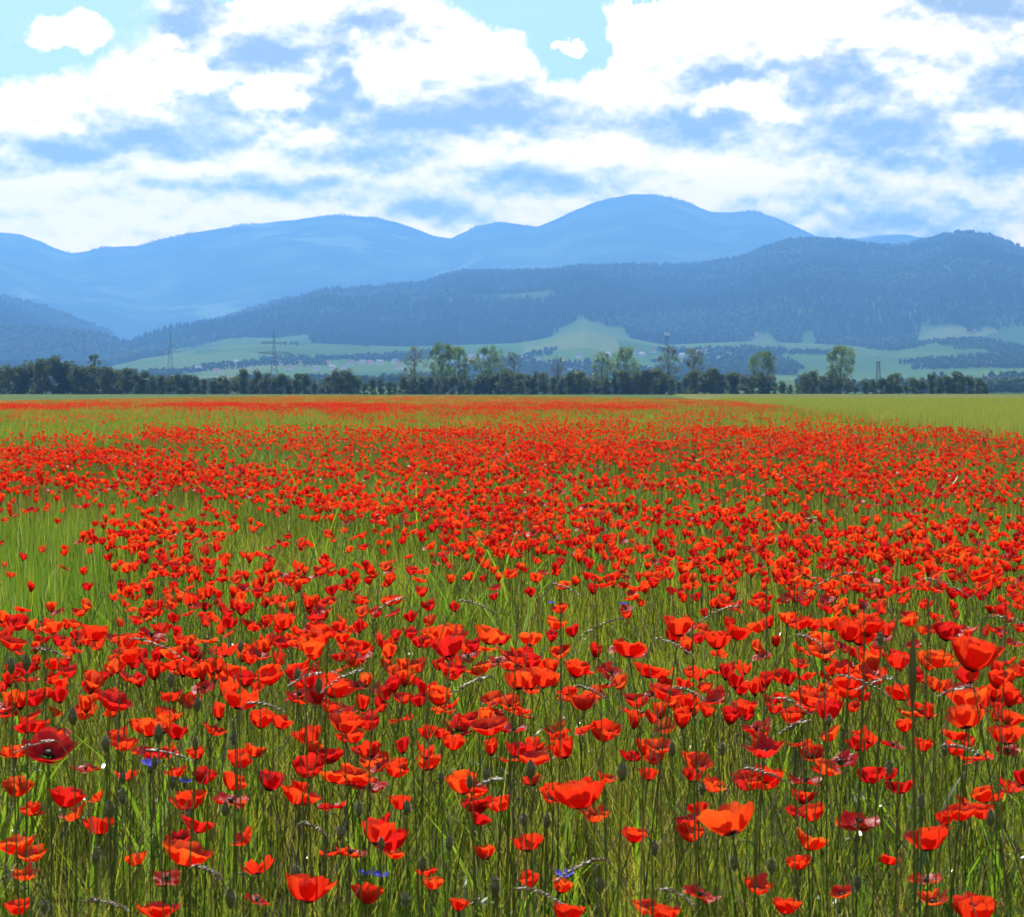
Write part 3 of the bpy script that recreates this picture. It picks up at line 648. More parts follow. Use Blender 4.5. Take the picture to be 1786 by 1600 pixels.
def pick_flower(k):
    hue = random.choices(('scarlet', 'orange', 'crimson'), (6, 3, 2))[0]
    return random.choice([f for f in BYK[k] if f[2] == hue])
for i in range(42):
    HERO.append((random.uniform(-10, 1796), random.uniform(1270, 1600), random.uniform(36, 60), random.choices(list(KINDS), (5, 4, 2, 2, 2))[0]))
for i in range(72):                                # the crowd of tall ones behind the front rows
    yy = 1085 + 190 * random.random() ** 1.2
    HERO.append((random.uniform(-10, 1796), yy, random.uniform(36, 54), random.choices(list(KINDS), (5, 4, 2, 2, 1))[0]))
def near_poppies():
    taken = []
    for (px, py, w, k) in HERO:
        scale = random.uniform(.95, 1.12); d = WID[k] * scale * F / w
        z = CH - (py - HY) / F * d
        lo, hi = .40, .90
        if z > hi: d = (CH - hi) * F / (py - HY)
        if z < lo: d = (CH - lo) * F / (py - HY)
        z = float(np.clip(z, lo, hi)); scale = w * d / F / WID[k]
        K = KINDS[k]; tilt = R(random.uniform(*K['tilt'])); tdir = random.uniform(0, 6.28)
        c = at(px, py, d); zb = c[2] - .018 * scale
        place_poppy(c[0], c[1], max(zb, .2), k, pick_flower(k), tilt, tdir, scale, SPECIAL.get((px, py))); taken.append((c[0], c[1]))
    return len(taken)
N_NEAR = near_poppies()

def poppy_density(X, d):
    px = CX + X / d * F; py = HY + (CH - .5) * F / d
    a, b, c = lush_mask(X, d)
    base = np.interp(d, [3, 6, 9, 14, 22, 40, 60, 120, 200, 470], [24, 42, 64, 70, 54, 32, 22, 17, 13, 6])
    patch = np.clip((fbm(X / 1.1, d / 2.2, 3, 77) - .34) * 4.2, .10, 1.2) * np.where(d > 55, np.clip((fbm(X / 5., d / 26., 3, 91) - .24) * 3.6, .2, 1.2), 1)
    right = np.clip((px - 1520) / 260, 0, 1) * np.clip((960 - py) / 120, 0, 1)
    k = base * patch * (1 - .90 * a) * (1 - .86 * b) * (1 - .68 * c) * (1 - .55 * right)
    rightfar = np.clip((px - 1150) / 300, 0, 1) * (py < 712); k = k * (1 - .8 * rightfar)
    return np.where(in_poppies(X, d), k, 0)

def stuff_flower(k, seed, nu, nv, lod):
    m_ = MB(); r_ = np.random.default_rng(seed); K = KINDS[k]
    _, _, tip = STEMS[seed % 6]
    h = .5; Mx = Matrix.Translation((tip[0], tip[1], h)) @ Matrix.Rotation(R(r_.uniform(*K['tilt'])), 4, Vector((math.cos(r_.uniform(0, 6)), math.sin(r_.uniform(0, 6)), 0)).normalized())
    hue = ('scarlet', 'orange', 'scarlet', 'crimson', 'scarlet')[seed % 5]
    for q in make_flower(k, seed, nu, nv): m_.join(q, Mx, 0)
    m_.join(centre_mb(1), Mx, 1)
    t = np.linspace(0, 1, 4 if lod == 0 else 3); pts = np.stack([tip[0] * t ** 2, tip[1] * t ** 2, h * t], 1); m_.tube(pts, .0015, 3, 2)
    return m_.mesh('poppy_plant', [M[hue], M['centre'], M['stem']], True)

def build_far_poppies():
    kinds = ['bowl', 'open', 'open', 'bowl', 'flat', 'open', 'cup', 'ragged', 'open', 'flat']
    src = [stuff_flower(k, 700 + i, 6, 4, 0) for i, k in enumerate(kinds)] + [stuff_flower(k, 900 + i, 4, 3, 1) for i, k in enumerate(kinds[:6])]
    Xs, Ds = [], []
    for d0, d1, dmax in ((4.8, 9, 76), (9, 24, 92), (24, 60, 88), (60, 200, 28), (200, 475, 9)):
        X, d = scatter_wedge(d0, d1, dmax, .225); ok = rng.uniform(0, dmax, len(X)) < poppy_density(X, d); Xs.append(X[ok]); Ds.append(d[ok])
    X = np.concatenate(Xs); d = np.concatenate(Ds)
    hz = np.clip(rng.normal(.94, .08, len(X)), .76, 1.12) * (1 + .10 * (fbm(X / 2, d / 2, 2, 5) - .5))
    # the nearest ones stand as plants of their own
    vis = np.abs(X / d) < .205; order = np.argsort(np.where(vis, d, 1e9)); n_own = 300 - N_NEAR; own = order[:n_own]
    for i in own:
        k = random.choices(list(KINDS), (5, 3, 2, 2, 1.2))[0]; K = KINDS[k]
        place_poppy(float(X[i]), float(d[i]), float(.50 * hz[i]), k, pick_flower(k), R(random.uniform(*K['tilt'])), random.uniform(0, 6.28), random.uniform(.66, .9), None)
    rest = np.ones(len(X), bool); rest[own] = False; X, d, hz = X[rest], d[rest], hz[rest]
    idx = np.where(d < 42, rng.integers(0, 10, len(X)), 10 + rng.integers(0, 6, len(X)))
    pts = np.stack([X, d, 0 * X], 1); rot = np.zeros_like(pts); rot[:, 2] = rng.uniform(0, 6.28, len(X))
    s_ = rng.uniform(.50, .80, len(X)) * np.interp(d, [4.8, 9, 60], [1.05, 1, 1.08]) * np.interp(d, [5, 60, 200], [1, 1.05, 1.3]); scl = np.stack([s_, s_, hz], 1)
    instancer('poppy_field', pts, rot, scl, idx, src, 'red poppies flowering all over the field as far as the hedge', 'poppies')
    print('poppies', len(X))
build_far_poppies()

# ------------------------------------------------------------------ buds, seed heads, cornflowers, stalks
def bud_parts():
    out = []
    for s_ in range(3):
        r_ = np.random.default_rng(s_ + 5); t = np.linspace(0, 1, 12); hk = .035 + .01 * s_
        pts = []
        for q in t:
            if q < .8: pts.append((.01 * math.sin(q * 4 + s_), 0, q / .8 * (1 - .0)))
            else:
                a = (q - .8) / .2 * math.pi; pts.append((.01 * math.sin(3.2 + s_) + hk / 2 * (1 - math.cos(a)), 0, 1 + 0 * a))
        pts = np.array(pts); out.append((pts, hk, s_))
    return out
def make_bud(X, Y, Z, nod, label, size=1.0):
    root = link('poppy_bud', None, loc=(X, Y, 0)); root.rotation_euler = (0, 0, random.uniform(0, 6.28)); tag(root, label, 'bud', 'poppy buds on hairy stalks')
    hk = .030 if nod else 0; n = 12; m_ = MB(); pts = []
    for q in np.linspace(0, 1, 8): pts.append((.012 * math.sin(q * 3.1), .006 * math.sin(q * 5), q * Z))
    if nod:
        for a in np.linspace(.4, math.pi, 6): pts.append((hk / 2 * (1 - math.cos(a)), 0, Z + hk * .6 * math.sin(a)))
    m_.tube(pts, np.linspace(.0018, .0011, len(pts)), 5)
    me = m_.mesh('stem', M['stem'], True); link('stem', me, root)
    e = pts[-1]; m2 = MB(); L = .027 * size; t = np.linspace(0, 1, 9)
    prof = np.stack([.0058 * size * np.sin(np.pi * t ** .9) ** .75, L * t], 1); m2.lathe(prof, 10)
    for i in range(70):                            # bristles
        a = random.uniform(0, 6.28); tt = random.uniform(.08, .95); r = .0058 * size * math.sin(math.pi * tt ** .9) ** .75
        n_ = np.array([math.cos(a), math.sin(a), random.uniform(-.3, .5)]); b = np.array([r * n_[0], r * n_[1], L * tt]); w = np.array([-n_[1], n_[0], 0]) * .00022
        m2.add([b - w, b + w, b + n_ * .0042], [(0, 1, 2)], None, 1)
    if nod: m2.xform(Matrix.Rotation(math.pi, 4, 'X'))
    link('bud', m2.mesh('bud', [M['bud'], M['white']], True), root, loc=e)
    return root
BUDS = [(405, 1276, 1), (283, 1272, 0), (122, 1243, 0), (340, 1290, 0), (272, 1325, 0), (188, 1290, 0), (185, 1405, 0), (388, 1405, 0), (220, 1380, 0), (512, 1520, 0), (440, 1545, 1), (878, 1338, 1), (932, 1335, 0),
        (832, 1347, 1), (775, 1348, 0), (948, 1425, 0), (705, 1400, 0), (667, 1465, 0), (1216, 1358, 1), (1530, 1107, 0), (303, 1180, 0), (25, 1155, 0), (40, 1150, 0), (425, 1120, 0), (520, 1172, 0), (538, 1178, 1),
        (1320, 1490, 1), (1352, 1505, 0), (1040, 1535, 1), (280, 1355, 1), (235, 1340, 1), (790, 1460, 0), (740, 1500, 0), (1450, 1250, 0), (1080, 1340, 0), (1560, 1330, 1), (1650, 1300, 0), (1730, 1420, 0), (1260, 1300, 0),
        (620, 1400, 0), (560, 1440, 1), (340, 1225, 0), (1130, 1470, 1), (1480, 1530, 1), (1600, 1390, 0), (60, 1560, 1), (700, 1560, 0), (870, 1540, 0), (160, 1480, 0), (1170, 1300, 0), (900, 1410, 1)]
for i, (px, py, nod) in enumerate(BUDS):
    d = 3.3 + 1.5 * random.random() * (1 if py < 1400 else .5); z = CH - (py - HY) / F * d
    if z > .88: d = (CH - .88) * F / (py - HY); z = .88
    c = at(px, py, d)
    size = random.uniform(.85, 1.15)
    lab = '%s hairy green bud %s beside a %s' % ('plump' if size > 1 else 'slim', 'nodding on a hooked stalk' if nod else 'upright on its stalk', beside(c[0], c[1], c[2]))
    make_bud(c[0], c[1], max(z - (.0 if nod else .02), .15), nod, lab, size)

# cornflowers
def make_cornflower(px, py, w, label):
    d = min(.036 * F / w, 12); z = CH - (py - HY) / F * d
    if z < .28: z = .28; d = (CH - z) * F / (py - HY)
    c = at(px, py, d)
    root = link('cornflower', None, loc=(c[0], c[1], 0)); tag(root, label, 'cornflower', 'blue cornflowers among the poppies')
    m_ = MB(); m_.tube([(0, 0, 0), (.006, 0, z * .5), (0, 0, z - .014)], [.0014, .0012, .001], 4); link('stem', m_.mesh('stem', M['stem'], True), root)
    m_ = MB(); m_.lathe([(0, -.014), (.0045, -.011), (.005, -.005), (.0035, 0), (0, .001)], 7); link('calyx', m_.mesh('calyx', M['bud'], True), root, loc=(0, 0, z))
    for i in range(9):
        a = i * 6.283 / 9 + random.uniform(-.1, .1); m_ = MB(); up = random.uniform(.25, .6); L = .018 * random.uniform(.9, 1.1)
        dr = np.array([math.cos(a) * math.cos(up), math.sin(a) * math.cos(up), math.sin(up)]); sd = np.array([-math.sin(a), math.cos(a), 0])
        tip = [dr * L + sd * .005 * q + np.array([0, 0, .002 * (abs(q) < .5)]) + dr * .004 * (1 - abs(q)) for q in (-1, -.4, 0, .4, 1)]
        V = [dr * .002 - sd * .0006, dr * .002 + sd * .0006, dr * L * .55 - sd * .0022, dr * L * .55 + sd * .0022] + tip
        m_.add(V, [(0, 1, 3, 2), (2, 4, 5), (2, 5, 6), (2, 6, 3), (3, 6, 7), (3, 7, 8)])
        link('petal', m_.mesh('petal', M['blue'], False), root, loc=(0, 0, z))
    return root
for a in [(262, 1337, 34, 'bright blue cornflower just above the nodding poppy buds'), (322, 1366, 16, 'small blue cornflower half hidden behind poppy stems'), (640, 1527, 18, 'dim blue cornflower low in the grass'), (664, 1531, 22, 'pale blue cornflower low in the grass'),
          (985, 1530, 34, 'blue cornflower behind two cup shaped poppies'), (963, 1053, 13, 'tiny blue cornflower beside an upright poppy in mid field'), (1087, 1056, 15, 'tiny blue cornflower standing alone in mid field')]: make_cornflower(*a)
# white blossoms
for (px, py, w) in [(1410, 905, 9), (1422, 903, 8), (1438, 908, 8), (1470, 972, 10), (658, 898, 8), (1432, 909, 6)]:
    d = .03 * F / w; z = max(CH - (py - HY) / F * d, .2); d = (CH - z) * F / (py - HY); c = at(px, py, d)
    root = link('daisy', None, loc=(c[0], c[1], 0)); tag(root, 'small white daisy among the distant poppies', 'daisy', 'white daisies in mid field')
    m_ = MB(); m_.tube([(0, 0, 0), (.004, 0, z * .5), (0, 0, z)], .0013, 4); link('stem', m_.mesh('stem', M['stem'], True), root)
    m_ = MB()
    for i in range(12):
        a = i * 6.283 / 12; dr = np.array([math.cos(a), math.sin(a), .25]); sd = np.array([-math.sin(a), math.cos(a), 0]) * .0035
        m_.add([dr * .003 - sd * .4, dr * .003 + sd * .4, dr * .013 + sd, dr * .016, dr * .013 - sd], [(0, 1, 2, 3, 4)])
    link('petals', m_.mesh('petals', M['white'], False), root, loc=(0, 0, z))

# arching grass stalks with seed heads
def make_stalk(px, py, w, side, d, label, droop=1.0):
    """px,py is the crown of the arch, w its half width in pixels"""
    c = at(px, py, d); L = w * d / F; H = max(c[2], .2)
    root = link('grass_stalk', None, loc=(c[0] - side * L * .9, c[1], 0)); root.rotation_euler = (0, 0, random.uniform(-.5, .5)); tag(root, label, 'grass', 'arching grass stalks with seed heads')
    t = np.linspace(0, 1, 12); xs = side * L * (.05 * t + .85 * t ** 5); zs = H * (1 - (1 - t) ** 1.25)
    pts = np.stack([xs, .01 * np.sin(t * 4), zs], 1); m_ = MB(); m_.tube(pts, np.linspace(.0016, .0009, 12), 4); link('stem', m_.mesh('stem', M['straw'] if random.random() < .5 else M['stem'], True), root)
    m_ = MB(); q = np.linspace(0, 1, 9); hp = pts[-1] + np.stack([side * L * q, 0 * q + .01 * q, -droop * L * .42 * q ** 1.8], 1)
    m_.tube(hp, np.linspace(.0009, .0005, 9), 3)
    for i in range(26):
        u = (i + .5) / 26; b = np.array([np.interp(u, q, hp[:, k_]) for k_ in range(3)]); s_ = (-1) ** i
        dr = np.array([side * .85, s_ * .25 + random.uniform(-.1, .1), random.uniform(-.35, .45)]); dr /= np.linalg.norm(dr); l = .011 * (1 - .4 * u)
        m_.tube([b, b + dr * l * .45, b + dr * l], [.0004, .0017 * (1 - .3 * u), .0002], 4)
    link('seed_head', m_.mesh('seed_head', M['straw'], True), root)
STALKS = [(235, 1112, 95, 1, 4.6), (640, 1170, 80, -1, 4.5), (800, 1050, 70, 1, 5.2), (1080, 1075, 90, -1, 4.9), (1150, 1110, 70, 1, 4.6), (1290, 1060, 110, -1, 4.8), (1500, 1000, 110, -1, 5.6), (1610, 1010, 90, 1, 5.4),
          (1720, 1075, 90, 1, 4.8), (1460, 1175, 90, 1, 4.3), (100, 1295, 90, -1, 4.0), (260, 1305, 80, 1, 3.9), (430, 1228, 70, 1, 4.2), (150, 1570, 70, 1, 3.3), (330, 1515, 60, 1, 3.4), (860, 1180, 70, -1, 4.3),
          (1000, 1195, 60, 1, 4.3), (1290, 1340, 80, 1, 3.8), (1640, 1300, 90, 1, 3.9), (1420, 1258, 60, -1, 4.1), (1060, 1500, 90, -1, 3.4), (900, 1545, 80, 1, 3.3), (1150, 1545, 60, 1, 3.3), (560, 1170, 60, -1, 4.5), (1390, 1110, 80, 1, 4.7),
          (960, 1020, 60, 1, 5.6), (700, 1040, 60, -1, 5.4), (1170, 1200, 60, 1, 4.2), (60, 1130, 60, 1, 4.6), (1350, 1215, 60, 1, 4.2), (1700, 1200, 60, -1, 4.2), (520, 1440, 60, 1, 3.6), (1560, 1180, 70, -1, 4.3), (880, 1360, 50, -1, 3.8)]
for i, a in enumerate(STALKS):
    c = at(a[0], a[1], a[4]); make_stalk(*a, '%s arching grass stalk with drooping seed head over a %s' % ('long' if a[2] > 75 else 'short', beside(*c)), random.uniform(.6, 1.3))
# straight tall stalks standing above the flowers
for (px, y0, d) in [(1597, 1020, 3.9), (92, 1050, 4.6), (1062, 1010, 4.8), (1213, 1000, 4.9), (735, 1100, 4.6), (880, 1060, 4.8), (1500, 1050, 4.6), (1410, 1010, 4.9), (350, 1130, 4.5), (560, 1110, 4.5), (205, 1090, 4.6), (1330, 1020, 4.9), (1640, 1040, 4.6), (1450, 1040, 4.7), (640, 1080, 4.7), (980, 1030, 4.8), (1740, 1030, 4.7), (470, 1120, 4.5)]:
    z = CH - (y0 - HY) / F * d; X = (px - CX) / F * d
    root = link('sorrel_stalk', None, loc=(X, d, 0)); root.rotation_euler = (0, 0, random.uniform(0, 6.28)); tag(root, 'thin upright brown tipped stalk rising beside a ' + beside(X, d, z - .1), 'stalk', 'upright stalks above the poppies')
    m_ = MB(); t = np.linspace(0, 1, 7); pts = np.stack([.03 * t ** 2, .008 * np.sin(t * 5), z * t], 1); m_.tube(pts, np.linspace(.0022, .0010, 7), 4); link('stem', m_.mesh('stem', M['stem'], True), root)
    m_ = MB()
    for i in range(30):
        u = 1 - .26 * (i / 30.); b = np.array([.03 * u * u, .008 * math.sin(u * 5), z * u]); a = i * 2.4; dr = np.array([math.cos(a) * .6, math.sin(a) * .6, .8]) * random.uniform(.004, .009)
        m_.tube([b, b + dr * .5, b + dr], [.0004, .0014, .0003], 3)
    link('seed_head', m_.mesh('seed_head', M['brown'], True), root)
# the thick green stalk
d = 3.7; c = at(1592, 1170, d); root = link('green_stalk', None, loc=(c[0], d, 0)); tag(root, 'thick dark green spindle shaped stalk beside the large cup shaped poppy', 'stalk')
m_ = MB(); m_.tube([(0, 0, 0), (.004, 0, .4), (0, 0, c[2] - .05)], [.0022, .0018, .0017], 6); link('stem', m_.mesh('stem', M['stem'], True), root)
m_ = MB(); t = np.linspace(0, 1, 10); m_.lathe(np.stack([0.0010 + .0050 * np.sin(np.pi * t ** .75) ** 1.2, .115 * t], 1), 8); link('bud', m_.mesh('bud', M['bud'], True), root, loc=(0, 0, c[2] - .055))

# brown sorrel spires over the middle distance
def build_sorrel():
    src = []
    for s_ in range(3):
        m_ = MB()
        for k in range(3):
            x, y = rng.uniform(-.12, .12, 2); h = rng.uniform(.5, .75); pts = np.array([(x, y, 0), (x + .01, y, h * .6), (x + .02, y, h)]); m_.tube(pts, [.002, .002, .001], 3)
            for i in range(14):
                u = rng.uniform(.6, 1); a = i * 2.4; b = np.array([x + .02 * u, y, h * u]); dr = np.array([math.cos(a) * .5, math.sin(a) * .5, .9]) * .016; w = np.array([-math.sin(a), math.cos(a), 0]) * .004
                m_.add([b, b + dr * .5 + w, b + dr, b + dr * .5 - w], [(0, 1, 2, 3)])
        src.append(m_.mesh('sorrel', M['brown']))
    X, d = scatter_wedge(14, 150, 1.3); u = rng.uniform(0, 1, len(X)); px = CX + X / d * F
    k = np.clip((fbm(X / 3., d / 5., 3, 55) - .42) * 4, 0, 1) * np.interp(px, [0, 300, 600, 1786], [.1, .2, .7, 1]); ok = in_poppies(X, d) & (u < k); X, d = X[ok], d[ok]
    pts = np.stack([X, d, 0 * X], 1); rot = np.zeros_like(pts); rot[:, 2] = rng.uniform(0, 6.28, len(X))
    instancer('sorrel', pts, rot, rng.uniform(.7, 1.05, len(X)), rng.integers(0, 3, len(X)), src, 'thin brown seeding stalks scattered through the poppy field', 'weeds')
build_sorrel()

# ------------------------------------------------------------------ trees
M['bark'] = plain('bark', (.07, .06, .045), .9, noise=.4, nscale=3)
M['poplar'] = foliage_mat('poplar_leaf', [(0, (.05, .10, .034)), (1, (.09, .15, .05))], [(0, (.15, .28, .065)), (1, (.25, .37, .09))], .48, .05, .4, nscale=.5)
M['sparse'] = foliage_mat('thin_leaf', [(0, (.055, .075, .03)), (1, (.09, .11, .045))], [(0, (.13, .17, .05)), (1, (.20, .22, .08))], .45, .05, .4, nscale=.5)
M['hedge'] = foliage_mat('hedge_leaf', [(0, (.022, .046, .014)), (.6, (.042, .075, .021)), (1, (.085, .12, .035))], [(0, (.06, .11, .02)), (1, (.17, .22, .05))], .42, .04, .45, nscale=.35)
M['mistle'] = plain('mistletoe', (.035, .05, .018), .8, noise=.4, nscale=4)

def leaves(mbx, C, n, rad, size, mi=0, flat=1.0):
    v = rng.normal(size=(n, 3)); v /= np.linalg.norm(v, axis=1)[:, None]; r = rng.uniform(.35, 1, n) ** .5
    P = C + v * r[:, None] * np.array([rad, rad, rad * flat])
    a = rng.normal(size=(n, 3)); a /= np.linalg.norm(a, axis=1)[:, None]; b = np.cross(a, rng.normal(size=(n, 3))); b /= np.linalg.norm(b, axis=1)[:, None]
    s_ = size * rng.uniform(.6, 1.3, n)[:, None] * .5
    V = np.stack([P - a * s_, P + b * s_ * .7, P + a * s_, P - b * s_ * .7], 1).reshape(-1, 3)
    mbx.add(V, [(4 * i, 4 * i + 1, 4 * i + 2, 4 * i + 3) for i in range(n)], None, mi)
def tall_tree(h, w, dens, nmis, mat, seed):
    """trunk + limbs, crown, mistletoe balls; metres"""
    r_ = np.random.default_rng(seed); tr = MB(); cr = MB(); mis = []
    t = np.linspace(0, 1, 7); lean = r_.uniform(-.4, .4)
    tr.tube(np.stack([lean * t ** 2, .1 * np.sin(t * 4), h * .86 * t], 1), np.linspace(.34, .05, 7), 7)
    ends = []
    prof = lambda q: max(.06, math.sin(math.pi * min(max((q - .16) / .90, 0), 1) ** 1.15)) ** .8
    for i in range(95):
        q = .20 + .79 * r_.uniform(0, 1) ** .8; a = r_.uniform(0, 6.28); rr = w * .47 * prof(q) * r_.uniform(.15, 1.0) ** .6
        ends.append(np.array([lean * q * q + math.cos(a) * rr, math.sin(a) * rr, h * min(q, .965)]))
    for i, e in enumerate(ends[:34]):               # limbs reach up and out to the leaf clumps
        zb = max(h * .14, e[2] - np.hypot(e[0], e[1]) * r_.uniform(1.0, 1.8) - .4); u = zb / (h * .86); b = np.array([lean * u * u, .1 * math.sin(u * 4), zb])
        tr.tube([b, (b + e) / 2 + np.array([0, 0, -.15]), e], [.11 * (1.15 - min(u, 1)), .06, .02], 5)
    for e in ends:
        leaves(cr, e, int(dens * r_.uniform(.5, 1.5)), w * r_.uniform(.05, .105), .34, 0, 1.15)
    for i in range(nmis):
        e = ends[r_.integers(len(ends))]; m_ = MB(); leaves(m_, np.zeros(3), 60, .5 * r_.uniform(.7, 1.3), .25); mis.append((m_.mesh('mistletoe', M['mistle']), e))
    return tr.mesh('trunk', M['bark'], True), cr.mesh('crown', mat), mis
TALL = [(723, 604, 42, 11, 9, 'sparse', 'half bare tree dotted with dark mistletoe balls'), (770, 599, 46, 46, 3, 'poplar', 'dense round topped poplar, left one of the joined pair'), (800, 604, 42, 40, 2, 'poplar', 'leafy poplar, right one of the joined pair'),
        (853, 602, 50, 44, 3, 'poplar', 'broad pale green poplar in front of the white building'), (897, 612, 30, 9, 5, 'sparse', 'narrow nearly bare tree beside the broad pale poplar'), (972, 619, 28, 4, 2, 'sparse', 'thin bare trunked tree with almost no leaves'),
        (1049, 613, 38, 26, 1, 'poplar', 'small light green poplar beside a taller one'), (1091, 605, 46, 36, 3, 'poplar', 'spreading pale poplar with a clear dark trunk'), (1166, 603, 36, 18, 8, 'sparse', 'upright tree full of mistletoe below the antenna mast'),
        (1211, 606, 38, 15, 6, 'sparse', 'airy thin leaved tree with a few mistletoe balls'), (1330, 612, 48, 46, 1, 'poplar', 'full rounded poplar standing apart above the hedge'), (1466, 603, 50, 56, 2, 'poplar', 'tallest dense poplar near the right end of the hedge'), (163, 618, 26, 24, 0, 'hedge', 'small tree top poking above the left grove')]
for i, (px, py, w, dens, nm, mt, lab) in enumerate(TALL):
    d = 800 + (i * 37 % 30); h = (688 - py) / F * d * 1.01; X = (px - CX) / F * d
    tme, cme, mis = tall_tree(h, 1.25 * w * d / F, int(dens * 2.0), nm, M[mt], 40 + i)
    root = link('poplar_tree', None, loc=(X, d, 0)); tag(root, lab, 'tree', 'tall trees in the hedge row'); link('trunk', tme, root); link('crown', cme, root)
    for mm, e in mis: link('mistletoe', mm, root, loc=tuple(e))
HV = []
for s_ in range(8):                                # hedge trees: 7 m tall, 5 m wide, leafy to the ground
    r_ = np.random.default_rng(300 + s_); tr = MB(); cr = MB(); h = 7.0
    tr.tube([(0, 0, 0), (.1, 0, 2.2), (0, .1, 4.6)], [.16, .12, .04], 6)
    for i in range(5):
        a = i * 1.9; tr.tube([(0, 0, 1.5 + i * .5), (math.cos(a) * 1.1, math.sin(a) * 1.1, 3 + i * .6)], [.06, .02], 4)
    for i in range(26):
        zz = r_.uniform(.3, .90) * h if i > 6 else r_.uniform(.4, 2.2); ww = 2.1 * math.sqrt(max(.05, 1 - ((zz / h - .42) / .60) ** 2)); a = r_.uniform(0, 6.28); q = ww * r_.uniform(.1, .85)
        leaves(cr, np.array([math.cos(a) * q, math.sin(a) * q, zz]), 75, r_.uniform(.65, 1.1), .40, 0, .9)
    leaves(cr, np.array([r_.uniform(-.8, .8), 0, h * .86]), 60, .9, .36, 0, 1.1)
    HV.append((tr.mesh('trunk', M['bark'], True), cr.mesh('crown', M['hedge'])))
hedge_top = line([(-60, 640), (0, 638), (40, 632), (70, 622), (95, 617), (118, 624), (140, 634), (165, 634), (190, 640), (230, 645), (300, 650), (350, 655), (400, 652), (450, 650), (500, 650), (535, 644), (552, 664), (567, 664), (585, 642), (602, 638), (622, 650),
                  (634, 672), (645, 662), (660, 652), (700, 656), (760, 650), (820, 655), (900, 648), (935, 644), (960, 652), (1000, 655), (1060, 656), (1100, 652), (1140, 645), (1200, 655), (1240, 644), (1300, 650), (1350, 655), (1376, 668), (1395, 650), (1420, 645),
                  (1450, 650), (1500, 666), (1530, 655), (1570, 655), (1588, 668), (1606, 650), (1640, 652), (1665, 643), (1690, 647), (1712, 660), (1728, 672), (1740, 680)])
MARKS = [(40, 'the faintest pylon'), (95, 'the rounded grove top'), (147, 'the pale pylon'), (230, 'the dip beyond the grove'), (297, 'the pylon before the vineyard'), (350, 'the village edge'), (400, 'the lone white car'), (470, 'the pair of white cars'), (500, 'the two armed pylon'), (560, 'the narrow hedge gap'), (600, 'the wide rounded clump'),
         (640, 'the deep hedge gap'), (690, 'the low even hedge stretch'), (723, 'the half bare mistletoe tree'), (770, 'the dense round poplar'), (800, 'the joined leafy poplar'), (853, 'the broad pale poplar'), (897, 'the narrow bare tree'), (935, 'the bushy hedge hump'), (972, 'the thin leafless tree'), (1005, 'the industrial hall'), (1049, 'the small light poplar'),
         (1091, 'the spreading pale poplar'), (1130, 'the hedge hump by the mast'), (1166, 'the mast tree'), (1211, 'the airy thin leaved tree'), (1250, 'the dark hedge block'), (1295, 'the block before the rounded poplar'), (1330, 'the full rounded poplar'), (1376, 'the shallow hedge dip'), (1420, 'the narrow dark spires'), (1466, 'the tallest dense poplar'), (1500, 'the pale scrub'), (1532, 'the short platform mast'), (1588, 'the last hedge gap'), (1640, 'the broad end clump'), (1700, 'the tapering hedge end')]
def by_mark(x): return min(MARKS, key=lambda q: abs(q[0] - x))[1]
x = -25; k = 0
while x < 1728:
    top = float(hedge_top(x)) + (random.choice((-8, -3, 0, 2, 4, 9)) if x > 200 else 0) + random.uniform(-3, 3); d = 782 + random.uniform(-6, 8); h = (688.5 - top) / F * d
    if h > .8:
        root = link('hedge_tree', None, loc=((x - CX) / F * d, d, 0)); root.rotation_euler = (0, 0, random.uniform(0, 6.28)); s_ = h / 7.0; sw = min(max(s_, .62), 1.35) * random.uniform(.85, 1.5); root.scale = (sw, sw, s_)
        big = x < 200
        form = ('broad' if sw > 1.0 else 'narrow') if h > 3 else 'small'; tall = 'tall' if h > 7.2 else ('middling' if h > 5.6 else 'short')
        tag(root, ('%s %s dark grove tree near %s' % (tall, form, by_mark(x))) if big else (('low %s scrubby bush in the hedge by %s' % (form, by_mark(x))) if h < 4.6 else '%s %s dark green hedge tree by %s' % (tall, form, by_mark(x))), 'tree' if h >= 4.6 else 'bush', 'trees of the grove' if big else ('hedge bushes' if h < 4.6 else 'trees of the hedge row'))
        a, b = HV[(k * 5 + random.randrange(3)) % 8]; link('trunk', a, root); link('crown', b, root)
    x += random.uniform(11, 17); k += 1

# ------------------------------------------------------------------ woods on the slopes and in the valley (too far and too many to count)
def simple_tree(conifer, seed):
    r_ = np.random.default_rng(seed); m_ = MB()
    if conifer:
        for i in range(3):
            z0 = .12 + i * .27; r0 = .20 - .05 * i; n = 6; th = np.arange(n) * 6.283 / n + i; ring = np.stack([np.cos(th) * r0 * r_.uniform(.8, 1.2, n), np.sin(th) * r0 * r_.uniform(.8, 1.2, n), np.full(n, z0)], 1)
            m_.add(np.vstack([ring, [0, 0, min(1, z0 + .46)]]), [(j, (j + 1) % n, n) for j in range(n)])
        m_.tube([(0, 0, 0), (0, 0, .2)], .02, 3)
    else:
        for i in range(4):
            C = np.array([r_.uniform(-.14, .14), r_.uniform(-.14, .14), .42 + .15 * i]); rr = r_.uniform(.2, .27)
            m_.lathe(np.array([(0, -rr), (rr * .8, -rr * .5), (rr, 0), (rr * .75, rr * .6), (0, rr)]) * r_.uniform(.9, 1.1), 6, C)
        m_.tube([(0, 0, 0), (0, 0, .4)], .025, 3)
    return m_
M['wood_con'] = foliage_mat('conifer', [(0, (.014, .032, .014)), (1, (.026, .046, .020))], [(0, (.02, .05, .015)), (1, (.03, .06, .02))], .15, .02, .6)
M['wood_dec'] = foliage_mat('broadleaf', [(0, (.030, .060, .018)), (.6, (.045, .08, .026)), (1, (.085, .13, .04))], [(0, (.05, .10, .02)), (1, (.14, .2, .05))], .3, .02, .6)
